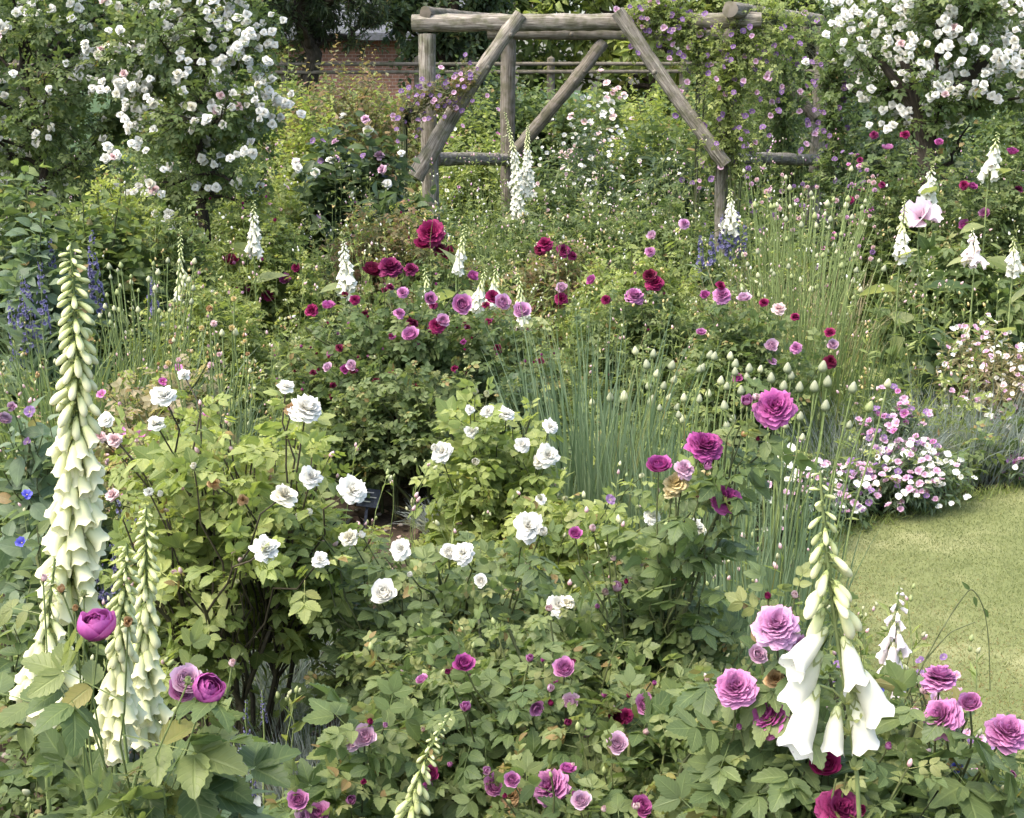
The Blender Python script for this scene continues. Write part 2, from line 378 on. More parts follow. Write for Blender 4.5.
def simple_flower(n, seed, w=.55, cup=35, ctr=True, L=.5):
    g = np.random.default_rng(seed); mb = MB(); nv, nu = 4, 5
    v = np.linspace(0, 1, nv)[:, None]; u = np.linspace(-1, 1, nu)[None]
    for k in range(n):
        az = k*2*np.pi/n+g.normal(0, .08); c = R(90-cup+g.normal(0, 8))
        r = .04+L*v*math.sin(c); z = L*v*math.cos(c)-.12*v**2
        hw = w*.5*np.sin(np.pi*(.08+.72*v))*(1+0*u)
        x = r+0*u; y = u*hw; zz = z+.08*u**2
        X = x*math.cos(az)-y*math.sin(az); Y = x*math.sin(az)+y*math.cos(az)
        V = np.stack([X, Y, zz+0*X], -1).reshape(-1, 3)
        A = np.stack([np.full((nv, nu), g.uniform(0, 1)), u+0*v, v+0*u], -1).reshape(-1, 3)
        mb.add(V, [grid_faces(nv, nu)], A)
    if ctr: inst(sphere_t(.07, 6, 4, .7), np.array([[0, 0, .04]]), np.eye(3)[None], 1., [.5], mb, 1)
    return mb
KINDS = dict(
 full=lambda s: rose_mesh('f', 104, .72, .90, 2, 112 if s % 2 else 92, .56, .045, 5, 5, .04, s, .66, 88, True),
 cup=lambda s: rose_mesh('c', 36, .55, .95, -35, 40, .66, .03, 6, 5, .12, s, 1, 88),
 globe=lambda s: rose_mesh('g', 22, .75, 1.0, -62, -38, .85, .02, 7, 7, .12, s, 1, 88),
 loose=lambda s: rose_mesh('l', 46, .60, .94, 0, 108, .56, .055, 5, 5, .05, s, .75, 86, True),
 pom=lambda s: rose_mesh('p', 26, .62, .88, 0, 100, .66, .04, 4, 4, .06, s, .75, 86, True),
 bud=lambda s: rose_mesh('b', 9, .85, .9, -38, -24, .55, .01, 6, 5, .05, s, 1, 62),
 five=lambda s: simple_flower(5, s), six=lambda s: simple_flower(6, s, .38, 20), poppy=lambda s: simple_flower(5, s, .95, 62, False, .6),
)
NV = dict(full=6, cup=3, globe=2, loose=3, pom=3, bud=2, five=2, six=2, poppy=1)
def _nv(): pass
def flower_mesh(kind, col):
    v = random.randrange(NV[kind]); key = (kind, col, v)
    if key not in _fl:
        gk = ('geo', kind, v)
        if gk not in _fl: _fl[gk] = KINDS[kind](11+v*7)
        _fl[key] = _fl[gk].mesh(kind+'_bloom', [PM[col], PM['Y']])
    return _fl[key]
_cal = {}
def calyx_shared():
    if 'c' not in _cal: _cal['c'] = calyx_mesh().mesh('calyx', LM['rose'])
    return _cal['c']
def rot_axis(ax, spin=None):
    z = Vector([float(a) for a in ax]).normalized(); q = z.to_track_quat('Z', 'Y')
    return (q.to_matrix() @ Matrix.Rotation(random.uniform(0, 6.28) if spin is None else spin, 3, 'Z'))
def put(name, me, pos, Rm, s, parent, off):
    o = link(name, me, parent)
    M4 = Matrix(Rm).to_4x4() if not isinstance(Rm, Matrix) else Rm.to_4x4()
    o.matrix_local = Matrix.Translation(Vector([float(a) for a in (np.asarray(pos)-np.asarray(off))])) @ M4 @ Matrix.Diagonal((s, s, s, 1))
    return o
def bloom(parent, base, pos, dia, kind, col, near=False, face=None, nm=None):
    if face is None:
        tc = nrm(np.array([0, 0, CAMZ])-pos); face = tc*random.uniform(.3, 1.0)+np.array([0, 0, random.uniform(.5, 1.0)])+rng.normal(0, .3, 3)
    col = random.choice({'P': 'PPp', 'M': 'MMPm', 'W': 'WWWWWw', 'C': 'CCc'}.get(col, col))
    nm = nm or ('bud' if kind == 'bud' else 'flower')
    o = put(nm, flower_mesh(kind, col), pos, rot_axis(face), dia*(1.35 if kind in('globe','bud') else 1), parent, base)
    if near:
        c = link('calyx', calyx_shared(), o)
    return o
DEF = dict(W='loose', K='cup', P='full', M='cup', C='full', D='full', L='cup', S='loose', V='five', B='five', U='five', O='loose', H='bud', G='bud', E='bud', Y='pom')

# ---------------------------------------------------------------- plants
_b = sphere_t(.42, 6, 5, 1.3, .4)
BUDLET = dict(v=_b['v'][:, [0, 2, 1]]+np.array([0, .5, 0]), f=_b['f'], uv=_b['uv'])
def bush(label, px, Y, top, wpx, leaf='mid', lm='rose', size=.10, n=90, nper=8, group=None, cat='rose bush', name='rose_bush',
         flowers=(), ry=None, near=False, bottom=.25, canes=9, rise=.75, stem='mixed', scat=None, t0=.25, cr=.007, flat=.55, up=.7, droop=.25, ang=60, K=4, x0=None, h=None, shootm=6, dark=None):
    """canes rise from the base, side shoots leave the canes, compound leaves along the shoots, flowers at the tips"""
    X = XG(px, Y) if x0 is None else x0; H = float(P(px, top, Y)[2]) if h is None else h
    base = np.array([X, Y, 0.]); rx = wpx/2/M2PX(Y); ry = ry or max(rx*.75, .22)
    th = thing(name, label, cat, base, group)
    def dome(k, lo):
        a = U(0, 2*np.pi, k); q = np.sqrt(U(0, 1, k))
        lump = 1+.14*np.sin(a*3+X*9)+.10*np.sin(a*5+Y*7)
        x = np.cos(a)*q*rx*lump; y = np.sin(a)*q*ry*lump
        z = H*(1-flat*q**2.2)*(U(0, 1, k)**.6*(1-lo)+lo)*(1+rng.normal(0, .04, k))
        return np.stack([X+x, Y+y, np.minimum(z, H)], -1)
    ct = dome(canes, .75); cb = base+np.stack([U(-.25, .25, canes)*rx, U(-.25, .25, canes)*ry, np.zeros(canes)], -1)
    CP = shoots(cb, ct, 9, .025, rise, .35)
    tips = dome(n, bottom)
    tg = [(*f[:3], f[3], f[4] if len(f) > 4 else 0., f[5] if len(f) > 5 else DEF[f[3]]) for f in flowers]
    if tg:
        tp = np.array([P(f[0], f[1], Y+f[4]*.7-ry*(.75 if Y < 4.5 else .3)) for f in tg])
        for f, p_ in zip(tg, tp): KEEP.append((f[0], f[1], p_[1], f[2]*.62+1))
        tp = tp; tp[:, 2] = np.maximum(tp[:, 2], .05); tips = np.concatenate([tips, tp])
    # shoot starts on the canes
    cand = CP[:, 2:-1].reshape(-1, 3); cv = np.maximum(tips[:, 2]*.55, .03)
    want = tips.copy(); want[:, 2] = cv
    want[:, :2] = base[:2]+(tips[:, :2]-base[:2])*.6
    D = np.linalg.norm(cand[None]-want[:, None], axis=2)+np.where(cand[None, :, 2] > tips[:, None, 2], 1., 0)
    st = cand[np.argmin(D+U(0, .12, D.shape), axis=1)]
    SP = shoots(st, tips, shootm, .035, .6, .45)
    mb = MB(); tubes(CP, cr, cr*.5, max(K, 5) if near else K, mb); tubes(SP, cr*.4, cr*.22, K-1 if not near else 5, mb)
    mb.obj('stems', SM[stem], th, base)
    mb = MB(); npp = nper
    T = LEAF[leaf]
    leaves_on(SP, npp, t0, .98, T, size, mb, 0, ang, up, droop)
    leaves_on(CP, npp, .35, .98, T, size, mb, 0, ang, up, droop)
    if leaf in ('hi', 'hi3', 'mid', 'lo', 'tri'):
        leaves_on(SP, 3, .86, 1.0, T, size*.62, mb, 1, 48, .5, .1)
    if cat == 'rose bush':
        q = rng.permutation(n)[:int(n*.4)]; dd = nrm(SP[q, -1]-SP[q, -2]+rng.normal(0, .02, (len(q), 3)))
        inst(BUDLET, tips[q], frames(dd, rng.normal(0, 1, dd.shape)), np.full(len(q), .013)*U(.6, 1.2, len(q)), U(0, 1, len(q)), mb, 2)
    mb.obj('foliage', [LM[lm], LM['young' if lm in('rose', 'roseblue', 'mid', 'dark', 'blue', 'deep') else 'lime'], PM[random.choice('GHSG')]], th, base)
    for k, f in enumerate(tg):
        p = tips[n+k]; dia = f[2]/M2PX(p[1])
        d = nrm(SP[n+k, -1]-SP[n+k, -2]); tc = nrm(np.array([0, 0, CAMZ])-p)
        bloom(th, base, p, dia, f[5], f[3], near, d*.4+tc*random.uniform(.35, .9)+rng.normal(0, .2, 3)+np.array([0, 0, .3]))
    if scat:
        for (cnt, cols, dia, kd) in scat:
            sc = tips[:n, 2]/H-(tips[:n, 1]-Y)/ry*.45+U(0, .45, n); idx = np.argsort(-sc)[:cnt]; mbs = None
            if cnt > len(idx): idx = np.concatenate([idx, idx])[:cnt]
            front = tips[idx]+rng.normal(0, .012, (len(idx), 3))+np.array([0, -.015, .012])
            order = np.argsort(front[:, 1]-front[:, 2]*.8+0)
            for q, i in enumerate(order):
                p = front[i]; c = random.choice(cols); s = dia*random.uniform(.75, 1.15)
                if q < 95: bloom(th, base, p, s, kd, c)
                else:
                    if mbs is None: mbs = MB(); 
                    T0 = KINDS[kd](5); 
                    inst(dict(v=np.concatenate(T0.V), f=[x for x, _ in T0.F], uv=np.concatenate(T0.A)[:, 1:]), p[None], np.array(rot_axis(rng.normal(0, .4, 3)+np.array([0, -.5, .8])))[None], s, [random.random()], mbs)
            if mbs: tag(mbs.obj('flower', [PM[cols[0]]], th, base), kind='stuff')
    return th

def blades(base, dirs, L, w, bend, mb, mi=0, seg=6, rnd=None, fold=0):
    """long leaves: N blades as tapered ribbons"""
    N = len(base); t = np.linspace(0, 1, seg+1)
    h = nrm(np.stack([dirs[:, 0], dirs[:, 1], np.zeros(N)], -1)); d = nrm(dirs)
    pts = base[:, None]+d[:, None]*(L[:, None]*t)[..., None]+h[:, None]*(L[:, None]*bend[:, None]*t**2*.6)[..., None]
    pts[..., 2] -= (L[:, None]*bend[:, None]*t**2.6*.75)
    side = nrm(np.cross(d, np.array([0, 0, 1.])+rng.normal(0, .4, (N, 3))))
    ww = w[:, None]*np.maximum(1-t**2.2, .04)*np.minimum(.6+t*2, 1)
    a = pts-side[:, None]*ww[..., None]; b = pts+side[:, None]*ww[..., None]
    V = np.stack([a, b], 2); A = np.empty(V.shape); A[..., 0] = (U(0, 1, N) if rnd is None else rnd)[:, None, None]
    A[..., 1] = np.array([-1, 1.])[None, None]; A[..., 2] = t[None, :, None]
    f = grid_faces(seg+1, 2); Fs = (f[None]+(np.arange(N)*(seg+1)*2)[:, None, None]).reshape(-1, 4)
    mb.add(V.reshape(-1, 3), [Fs], A.reshape(-1, 3), mi)
def blade_set(X, Y, rx, ry, n, L, w, spread=.25, bend=.35, lv=.3, mb=None, mi=0, z=0, seg=6):
    a = U(0, 2*np.pi, n); q = np.sqrt(U(0, 1, n)); b = np.stack([X+np.cos(a)*q*rx, Y+np.sin(a)*q*ry, np.full(n, z)], -1)
    d = np.stack([np.cos(a)*q*spread, np.sin(a)*q*spread, np.ones(n)], -1)+rng.normal(0, spread*.45, (n, 3))*np.array([1, 1, .1])
    mb = mb or MB(); blades(b, d, L*(1+U(-lv, lv*.6, n)), np.full(n, w)*U(.7, 1.2, n), np.abs(rng.normal(bend, bend*.6, n)), mb, mi, seg)
    return mb
def clump(label, px, Y, wpx, L, n, w, lm='blue', spread=.25, bend=.35, name='grass_clump', cat='grass clump', group=None, heads=None, ry=None, lv=.3, x0=None):
    """strap-leaved clump, optionally with headed stalks: heads=(list of (px,py,size,col)) or number"""
    X = XG(px, Y) if x0 is None else x0; base = np.array([X, Y, 0.]); rx = wpx/2/M2PX(Y); ry = ry or rx*.8
    th = thing(name, label, cat, base, group)
    blade_set(X, Y, rx, ry, n, L, w, spread, bend, lv).obj('leaves', LM[lm], th, base)
    if heads:
        tips = np.array([P(h[0], h[1], Y+(h[4] if len(h) > 4 else 0)) for h in heads])
        b0 = np.stack([X+(tips[:, 0]-X)*.5, Y+(tips[:, 1]-Y)*.6, np.zeros(len(tips))], -1)
        pt = shoots(b0, tips, 8, .012, .6, .4); mb = MB(); tubes(pt, .0035, .0025, 5, mb); mb.obj('stalks', SM['green'], th, base)
        for h, p, q in zip(heads, tips, pt):
            d = nrm(q[-1]-q[-2]); s = h[2]/M2PX(p[1])
            put('flower_head', head_mesh(h[3]), p, rot_axis(d), s, th, base)
    return th
_hd = {}
def head_mesh(col):
    if col in _hd: return _hd[col]
    mb = MB()
    if col in ('E', 'H', 'G'):
        inst(sphere_t(.40, 10, 8, 1.1, .45), np.array([[0, 0, .3]]), np.eye(3)[None], 1., [.5], mb)
    else:
        k = 46; i = np.arange(k); ph = np.arccos(1-2*(i+.5)/k); az = i*2.4
        d = np.stack([np.sin(ph)*np.cos(az), np.sin(ph)*np.sin(az), np.cos(ph)], -1)
        inst(leaflet(2, .45, .3, .1), d*.15+np.array([0, 0, .3]), frames(d, rng.normal(0, 1, (k, 3))), .35, U(0, 1, k), mb)
    _hd[col] = mb.mesh('flower_head', PM[col]); return _hd[col]

def bell(openm=1.0, seed=0, rings=9, seg=20, hang=.12):
    """foxglove bell along +Y, attached at the origin, lobed open mouth at the far end"""
    g = np.random.default_rng(seed); V=[]; UV=[]
    prof = [(0, .04), (.05, .075), (.16, .10), (.32, .145), (.5, .185), (.68, .205), (.82, .21), (.92, .21+.03*openm), (1., .20+.09*openm)]
    if openm <= 0: prof = [(0, .04), (.08, .085), (.25, .115), (.45, .14), (.62, .16), (.78, .155), (.9, .12), (.97, .06), (1., .02)]
    for i, (y, r) in enumerate(prof):
        for j in range(seg):
            th = 2*np.pi*j/seg; lob = (.055*math.cos(th*5)*openm+.10*max(0, -math.sin(th))*openm) if y >= .9 and openm > 0 else 0
            k = 1 if y >= .99 else .5
            yy = y+lob*k; z = -hang*y**2+r*math.sin(th)
            r *= 1+.035*math.cos(th*5+.6)*min(1, y*3)
            V.append((r*math.cos(th)*1.04, yy, z*1.0)); UV.append((abs(math.cos(th)), y))
    V = np.array(V)+g.normal(0, .003, (len(V), 3)); V[:, 0] += .05*g.normal()*V[:, 1]**2
    return dict(v=V, f=[grid_faces(len(prof), seg, True)], uv=np.array(UV))
BELL = [bell(1., 1), bell(1., 2), bell(.7, 3)]; BUDT = bell(0, 4)
def bell_calyx():
    mb = MB(); n = 5; az = np.arange(n)*2*np.pi/n
    d = np.stack([np.cos(az)*.42, np.full(n, .9), np.sin(az)*.42], -1)
    inst(leaflet(3, .22, .3, -.1), np.zeros((n, 3)), frames(d, np.stack([np.cos(az), np.zeros(n), np.sin(az)], -1)), .30, U(0, 1, n), mb)
    return mb
_bm = {}
def bell_mesh(k, mat):
    if (k, mat) not in _bm:
        mb = MB(); inst(BUDT if k == 'bud' else BELL[k], np.zeros((1, 3)), np.eye(3)[None], 1., [random.uniform(.4, 1)], mb)
        _bm[(k, mat)] = mb.mesh('bell', BM[mat])
    return _bm[(k, mat)]
def bellmat(name, a, b, c):
    m, n = mat_base(name); s = sepattr(n)
    r = ramp(n, [(0, a), (.35, b), (1, c)]); n.links.new(s.outputs[2], r.inputs[0])
    g = node(n, 'ShaderNodeNewGeometry'); tc = node(n, 'ShaderNodeTexCoord'); vo = node(n, 'ShaderNodeTexVoronoi'); vo.inputs['Scale'].default_value = 16
    n.links.new(tc.outputs['Object'], vo.inputs['Vector'])
    sp = mth(n, 'MULTIPLY', mth(n, 'LESS_THAN', vo.outputs['Distance'], .2), mth(n, 'MULTIPLY', mth(n, 'SUBTRACT', 1.0, g.outputs['Backfacing']), .4))
    finish(n, mixc(n, 'MIX', sp, r.outputs[0], (.25, .03, .12)), .5, .28, None, .3)
    return m
BM = dict(white=bellmat('white bell', (.42,.48,.20), (.66,.67,.50), (.76,.75,.65)), cream=bellmat('cream bell', (.36,.44,.14), (.60,.64,.31), (.74,.73,.48)),
          green=bellmat('green bell', (.36,.44,.13), (.54,.60,.26), (.70,.72,.40)), rosy=bellmat('rosy white bell', (.6,.6,.36), (.82,.76,.70), (.85,.74,.76)))
BCAL = bell_calyx().mesh('calyx', LM['fox'])
def foxglove(label, spikes, n=50, Lmax=.06, topen=.45, near=True, group='foxgloves', cols=('white', 'cream', 'green'), sides=1.0, rosette=True, ang0=28, name='foxglove', stemr=.006, rnd=None, leafs=.17, gap=1.0, sizes=((0, 1), (.35, .78), (.55, .5), (.8, .28), (1, .13)), clear=0, pre=(), az_off=.0, bias=.55, leafmax=.98, extra=(), calyces=()):
    """spikes: list of (stem pixel path from lowest bell to tip, Y)"""
    Y0 = spikes[0][1]; p0 = P(*spikes[0][0][0], Y0); base = np.array([p0[0], Y0, 0.])
    th = thing(name, label, 'foxglove', base, group)
    smb = MB(); lmb = MB()
    for path, Y in spikes:
        far = MB()
        w_ = np.array([P(a, b, Y) for a, b in path]); foot = np.array([[w_[0, 0]+(base[0]-w_[0, 0])*.6, Y, 0.]])
        full = np.concatenate([foot]+([np.array([P(a, b, Y) for a, b in pre])] if pre else [])+[w_]); n0 = len(pre)+1; M = 22
        seg = np.linalg.norm(np.diff(full, axis=0), axis=1); cum = np.concatenate([[0], np.cumsum(seg)]); tt = np.linspace(0, cum[-1], M)
        sp = np.stack([np.interp(tt, cum, full[:, i]) for i in range(3)], -1)
        for _ in range(2): sp[1:-1] = (sp[:-2]+2*sp[1:-1]+sp[2:])/4
        tubes(sp[None], stemr, stemr*.3, 7 if near else 4, smb)
        tb = cum[n0]/cum[-1]
        cr_ = clear or Lmax*M2PX(Y)*.55
        for c in np.linspace(0, 1, 9)[:]:
            cc = at_t(sp[None], np.zeros(1, int), np.array([tb+(1-tb)*c]))[0]; a_, b_ = proj(cc); KEEP.append((a_[0], b_[0]+cr_*.3, Y, cr_*(1-.4*c)))
        # stem leaves below the flowers
        leaves_on(sp[None], 12 if near else 6, .04, tb*leafmax, T_BIG if near else T_OV, leafs, lmb, 0, 55, .8, .3)
        k = np.arange(n); q = ((k+.5)/n)**gap; t = tb+(1-tb)*q
        pos, tan = at_t(sp[None], np.zeros(n, int), t)
        az = k*2.4+U(-.3, .3, n); side = np.stack([np.cos(az), np.sin(az), 0*az], -1)
        bias_ = np.array([random.uniform(-.2, .2), -bias*sides, 0]); side = nrm(side*np.array([1.25, .8, 1])+bias_)
        L = Lmax*np.interp(q, [a_ for a_, _ in sizes], [b_ for _, b_ in sizes])*(1+rng.normal(0, .07, n)); a = R(ang0)+R(62)*np.clip(q-.45, 0, 1)**1.2*1.7+rng.normal(0, .20, n)
        d = side*np.sin(a)[:, None]+np.array([0, 0, -1.])*np.cos(a)[:, None]
        at = pos+side*(L*.16)[:, None]+np.array([0, 0, 1.])*(L*.12)[:, None]
        up = side*.8+np.array([0, 0, .6]); Rm = frames(d, up)
        # pedicels
        tubes(np.stack([pos, (pos+at)/2+np.array([0, 0, .003]), at], 1), stemr*.3, stemr*.25, 4, smb)
        for i in range(n):
            kd = random.randrange(3) if q[i] < topen else 'bud'
            mt = cols[0] if q[i] < topen else (cols[1] if q[i] < topen+(1-topen)*.45 else cols[2])
            if near:
                o = put('bell', bell_mesh(kd, mt), at[i], Matrix(Rm[i].tolist()), L[i]*1.08, th, base)
                link('calyx', BCAL, o)
            else:
                T = BUDT if kd == 'bud' else BELL[kd]
                mi = {'white': 0, 'cream': 1, 'green': 2, 'rosy': 3}[mt]
                inst(T, at[i][None], Rm[i][None], L[i]*1.1, [random.uniform(.4, 1)], far, mi)
        if not near: far.obj('flower_spike', [BM['white'], BM['cream'], BM['green'], BM['rosy']], th, base)
        if near:
            # tiny bract leaves between bells
            leaves_on(sp[None], int(n*.8), tb, .98, leaflet(3, .22, .3, .2), Lmax*.42, lmb, 0, 60, .8, .1)
    for ax, ay, mx, my, kd, mt in extra:
        A_ = P(ax, ay, Y0); B_ = P(mx, my, Y0-random.uniform(.0, .02)); dd = B_-A_; L = float(np.linalg.norm(dd))
        fr = frames(dd[None], (np.array([0, -.5, .9])+np.array([np.sign(mx-ax)*.6, 0, 0]))[None])[0]
        o = put('bell', bell_mesh(kd, mt), A_, Matrix(fr.tolist()), L, th, base); link('calyx', BCAL, o)
        sx = at_t(sp[None], np.zeros(1, int), np.array([.93]))[0][0]; q_ = sp[np.argmin(np.abs(sp[:, 2]-A_[2]-.01))]
        tubes(np.stack([q_, (q_+A_)/2+np.array([0, 0, .004]), A_])[None], .0012, .0012, 5, smb)
    for ax, ay in calyces:
        A_ = P(ax, ay, Y0-.004); o = put('calyx', BCAL, A_, rot_axis((random.uniform(-1, 1), -.5, -.2)), .045, th, base)
    if rosette:
        a = U(0, 6.28, 12); d = np.stack([np.cos(a), np.sin(a), U(.3, 1.1, 12)], -1)
        inst(T_BIG, base+np.zeros((12, 3)), frames(d, np.tile([0, 0, 1.], (12, 1))), .28, U(0, 1, 12), lmb)
    smb.obj('stem', SM['green'], th, base); lmb.obj('foliage', LM['fox'], th, base)
    return th
def spike_plant(label, tips, Y, col='U', fs=.022, flen=.28, wid=.03, name='delphinium', cat='delphinium', group=None, n=70, lm='blue', leafn=16, lsize=.07, kind='five', lfall='narlo'):
    """tips: list of pixel tops; dense spike of florets below each"""
    tp = np.array([P(a, b, Y+(c[0] if c else 0)) for a, b, *c in tips]); X = tp[:, 0].mean(); base = np.array([X, Y, 0.])
    th = thing(name, label, cat, base, group)
    b0 = np.stack([X+(tp[:, 0]-X)*.7, Y+(tp[:, 1]-Y)*.8, np.zeros(len(tp))], -1)
    pt = shoots(b0, tp, 10, .01, .6, .5); mb = MB(); tubes(pt, .004, .0015, 4, mb); mb.obj('stems', SM['green'], th, base)
    lm_ = MB(); leaves_on(pt, leafn, .08, .75, LEAF[lfall], lsize, lm_, 0, 50, .6, .2); lm_.obj('foliage', LM[lm], th, base)
    fm = KINDS[kind](3); T = dict(v=np.concatenate(fm.V), f=[np.concatenate([x for x, _ in fm.F])], uv=np.concatenate(fm.A)[:, 1:])
    for j in range(len(tp)):
        L = np.linalg.norm(np.diff(pt[j], axis=0), axis=1).sum(); ts = 1-flen/L
        q = U(0, 1, n); pos, tan = at_t(pt[j:j+1], np.zeros(n, int), np.clip(ts+(1-ts)*q, 0, 1))
        az = U(0, 6.28, n); d = np.stack([np.cos(az), np.sin(az), U(-.2, .5, n)], -1)
        m = MB(); Rm = frames(np.cross(d, rng.normal(0, 1, (n, 3))), d)
        inst(T, pos+d*(wid*(1-.75*q))[:, None], Rm, fs*(1-.6*q)*U(.7, 1.2, n), U(0, 1, n), m); m.obj('flower_spike', [PM[col]], th, base)
    return th
def cover(label_name, X0, X1, Y0, Y1, n, h, leaf, lm, size, nper=5, z=0, holes=()):
    """low mixed growth nobody could count"""
    x = U(X0, X1, n); y = U(Y0, Y1, n)
    k = np.ones(n, bool)
    for (hx, hy, hr) in holes: k &= (x-hx)**2+(y-hy)**2 > hr**2
    k &= ~in_lawn(x, y)
    x = x[k]; y = y[k]; m = len(x)
    b = np.stack([x, y, np.full(m, z)], -1); t = b+np.stack([rng.normal(0, .06, m), rng.normal(0, .06, m), h*U(.4, 1.1, m)*(1+.4*np.sin(x*3.1)*np.cos(y*2.3))], -1)
    sp = shoots(b, t, 4, .04); mb = MB(); leaves_on(sp, nper, .2, 1., LEAF[leaf], size, mb, 0, 62, .8, .15)
    hue = None
    return tag(mb.obj(label_name, LM[lm]), kind='stuff')
LAWN = [(1.28, 5.35), (1.12, 4.9), (1.05, 4.3), (1.05, 3.7), (1.35, 3.2), (2.2, 3.0), (4, 2.9), (9, 2.6), (9, 9.6), (6, 8.3), (4, 7.15), (3, 6.55), (2.2, 6.03), (1.75, 5.75)]
def in_lawn(x, y, grow=0.):
    x = np.asarray(x, float); y = np.asarray(y, float); c = np.zeros(x.shape, bool); n = len(LAWN)
    for i in range(n):
        (x1, y1), (x2, y2) = LAWN[i], LAWN[(i+1) % n]
        hit = ((y1 > y) != (y2 > y)) & (x < (x2-x1)*(y-y1)/((y2-y1) or 1e-9)+x1); c ^= hit
    return c
# ================================================================ THE SETTING
def soilmat():
    m, n = mat_base('garden soil'); tc = node(n, 'ShaderNodeTexCoord')
    t = node(n, 'ShaderNodeTexNoise'); t.inputs['Scale'].default_value = 9; t.inputs['Detail'].default_value = 8; n.links.new(tc.outputs['Object'], t.inputs['Vector'])
    v = node(n, 'ShaderNodeTexVoronoi'); v.inputs['Scale'].default_value = 55; n.links.new(tc.outputs['Object'], v.inputs['Vector'])
    r = ramp(n, [(.3, (.045, .034, .024)), (.55, (.10, .078, .056)), (.75, (.19, .155, .115))]); n.links.new(t.outputs[0], r.inputs[0])
    r2 = ramp(n, [(0, (1.5, 1.45, 1.4)), (.5, (.6, .6, .6))]); n.links.new(v.outputs['Distance'], r2.inputs[0])
    t3 = node(n, 'ShaderNodeTexNoise'); t3.inputs['Scale'].default_value = .25; n.links.new(tc.outputs['Object'], t3.inputs['Vector'])
    sx = node(n, 'ShaderNodeSeparateXYZ'); n.links.new(tc.outputs['Object'], sx.inputs[0])
    far = mth(n, 'MULTIPLY', mth(n, 'SUBTRACT', mth(n, 'POWER', mth(n, 'ADD', mth(n, 'POWER', sx.outputs[0], 2.0), mth(n, 'POWER', sx.outputs[1], 2.0)), .5), 24.0), .1, True)
    c = mixc(n, 'MIX', far, mixc(n, 'MULTIPLY', .7, r.outputs[0], r2.outputs[0]), (.045, .075, .026))
    finish(n, c, .95, 0, None, .1, t.outputs[0], .8)
    return m
def ground():
    nx = 90; g = np.concatenate([-np.geomspace(300, 9, 18), np.linspace(-8.5, 8.5, 60), np.geomspace(9, 300, 18)])
    gy = np.concatenate([-np.geomspace(300, 3, 10), np.linspace(-2, 14, 80), np.geomspace(15, 600, 20)])
    Yg, Xg = np.meshgrid(gy, g, indexing='ij')
    Z = .012*np.sin(Xg*7.3+1)*np.sin(Yg*6.1)+.01*rng.normal(0, 1, Xg.shape)
    Z = np.where(in_lawn(Xg, Yg) | (np.abs(Xg) > 8) | (Yg > 13), -.03, Z)
    V = np.stack([Xg, Yg, Z-.02], -1).reshape(-1, 3)
    mb = MB(); mb.add(V, [grid_faces(len(gy), len(g))], np.zeros_like(V)+.5)
    tag(mb.obj('ground', soilmat()), kind='structure')
ground()
def lawn():
    m, n = mat_base('mown turf'); tc = node(n, 'ShaderNodeTexCoord')
    t = node(n, 'ShaderNodeTexNoise'); t.inputs['Scale'].default_value = 3.5; t.inputs['Detail'].default_value = 9; n.links.new(tc.outputs['Object'], t.inputs['Vector'])
    r = ramp(n, [(.3, (.12, .14, .05)), (.55, (.155, .172, .068)), (.75, (.25, .25, .12))]); n.links.new(t.outputs[0], r.inputs[0])
    finish(n, r.outputs[0], .9, 0, None, .1, t.outputs[0], .08)
    pts = []
    nL = len(LAWN)
    for i in range(nL):        # smooth outline
        a, b, c, d = (np.array(LAWN[(i+k-1) % nL]) for k in range(4))
        for s in np.linspace(0, 1, 5)[:-1]:
            pts.append(.5*((2*b)+(-a+c)*s+(2*a-5*b+4*c-d)*s*s+(-a+3*b-3*c+d)*s**3))
    pts = np.array(pts); k = len(pts)
    V = np.concatenate([np.c_[pts, np.full(k, .02)], np.c_[pts, np.full(k, -.08)]])
    mb = MB(); mb.add(V, [np.arange(k)[None], np.array([[i, i+k, (i+1) % k+k, (i+1) % k] for i in range(k)])], np.zeros((2*k, 3))+.5)
    tag(mb.obj('lawn', m, smooth=False), kind='structure')
    # mown grass blades where the lawn is near enough to show them
    N = 300000; x = U(.9, 4.2, N); y = U(3.0, 7.4, N); kk = in_lawn(x, y); x = x[kk]; y = y[kk]; N = len(x)
    b = np.stack([x, y, np.full(N, .018)], -1); d = rng.normal(0, .55, (N, 3)); d[:, 2] = 1
    mb = MB(); pn = .5+.3*np.sin(x*2.1+y*1.3)+rng.normal(0, .25, N)
    blades(b, d, U(.007, .017, N), U(.0010, .0018, N), U(0, .5, N), mb, 0, 2, np.clip(pn, 0, 1))
    gm = leafmat('mown grass', (.115, .146, .045), (.148, .178, .060), (.185, .198, .083), vein=0, rough=.6)
    tag(mb.obj('grass', gm), kind='stuff')
    # ragged longer grass along the lawn edge
    e = pts[(pts[:, 0] < 5) & (pts[:, 1] > 3)]; i = rng.integers(0, len(e), 5000); p = e[i]+rng.normal(0, .035, (5000, 2))
    nx = e[(i+1) % len(e)]; s = U(0, 1, 5000)[:, None]; ok = np.linalg.norm(nx-e[i], axis=1) < .8
    p = np.where(ok[:, None], e[i]*(1-s)+nx*s, e[i])+rng.normal(0, .03, (5000, 2))
    b = np.c_[p, np.zeros(5000)]; d = rng.normal(0, .5, (5000, 3)); d[:, 2] = 1
    mb = MB(); blades(b, d, U(.03, .09, 5000), U(.0015, .003, 5000), U(0, .6, 5000), mb, 0, 3)
    tag(mb.obj('edge_grass', LM['fresh']), kind='stuff')
lawn()
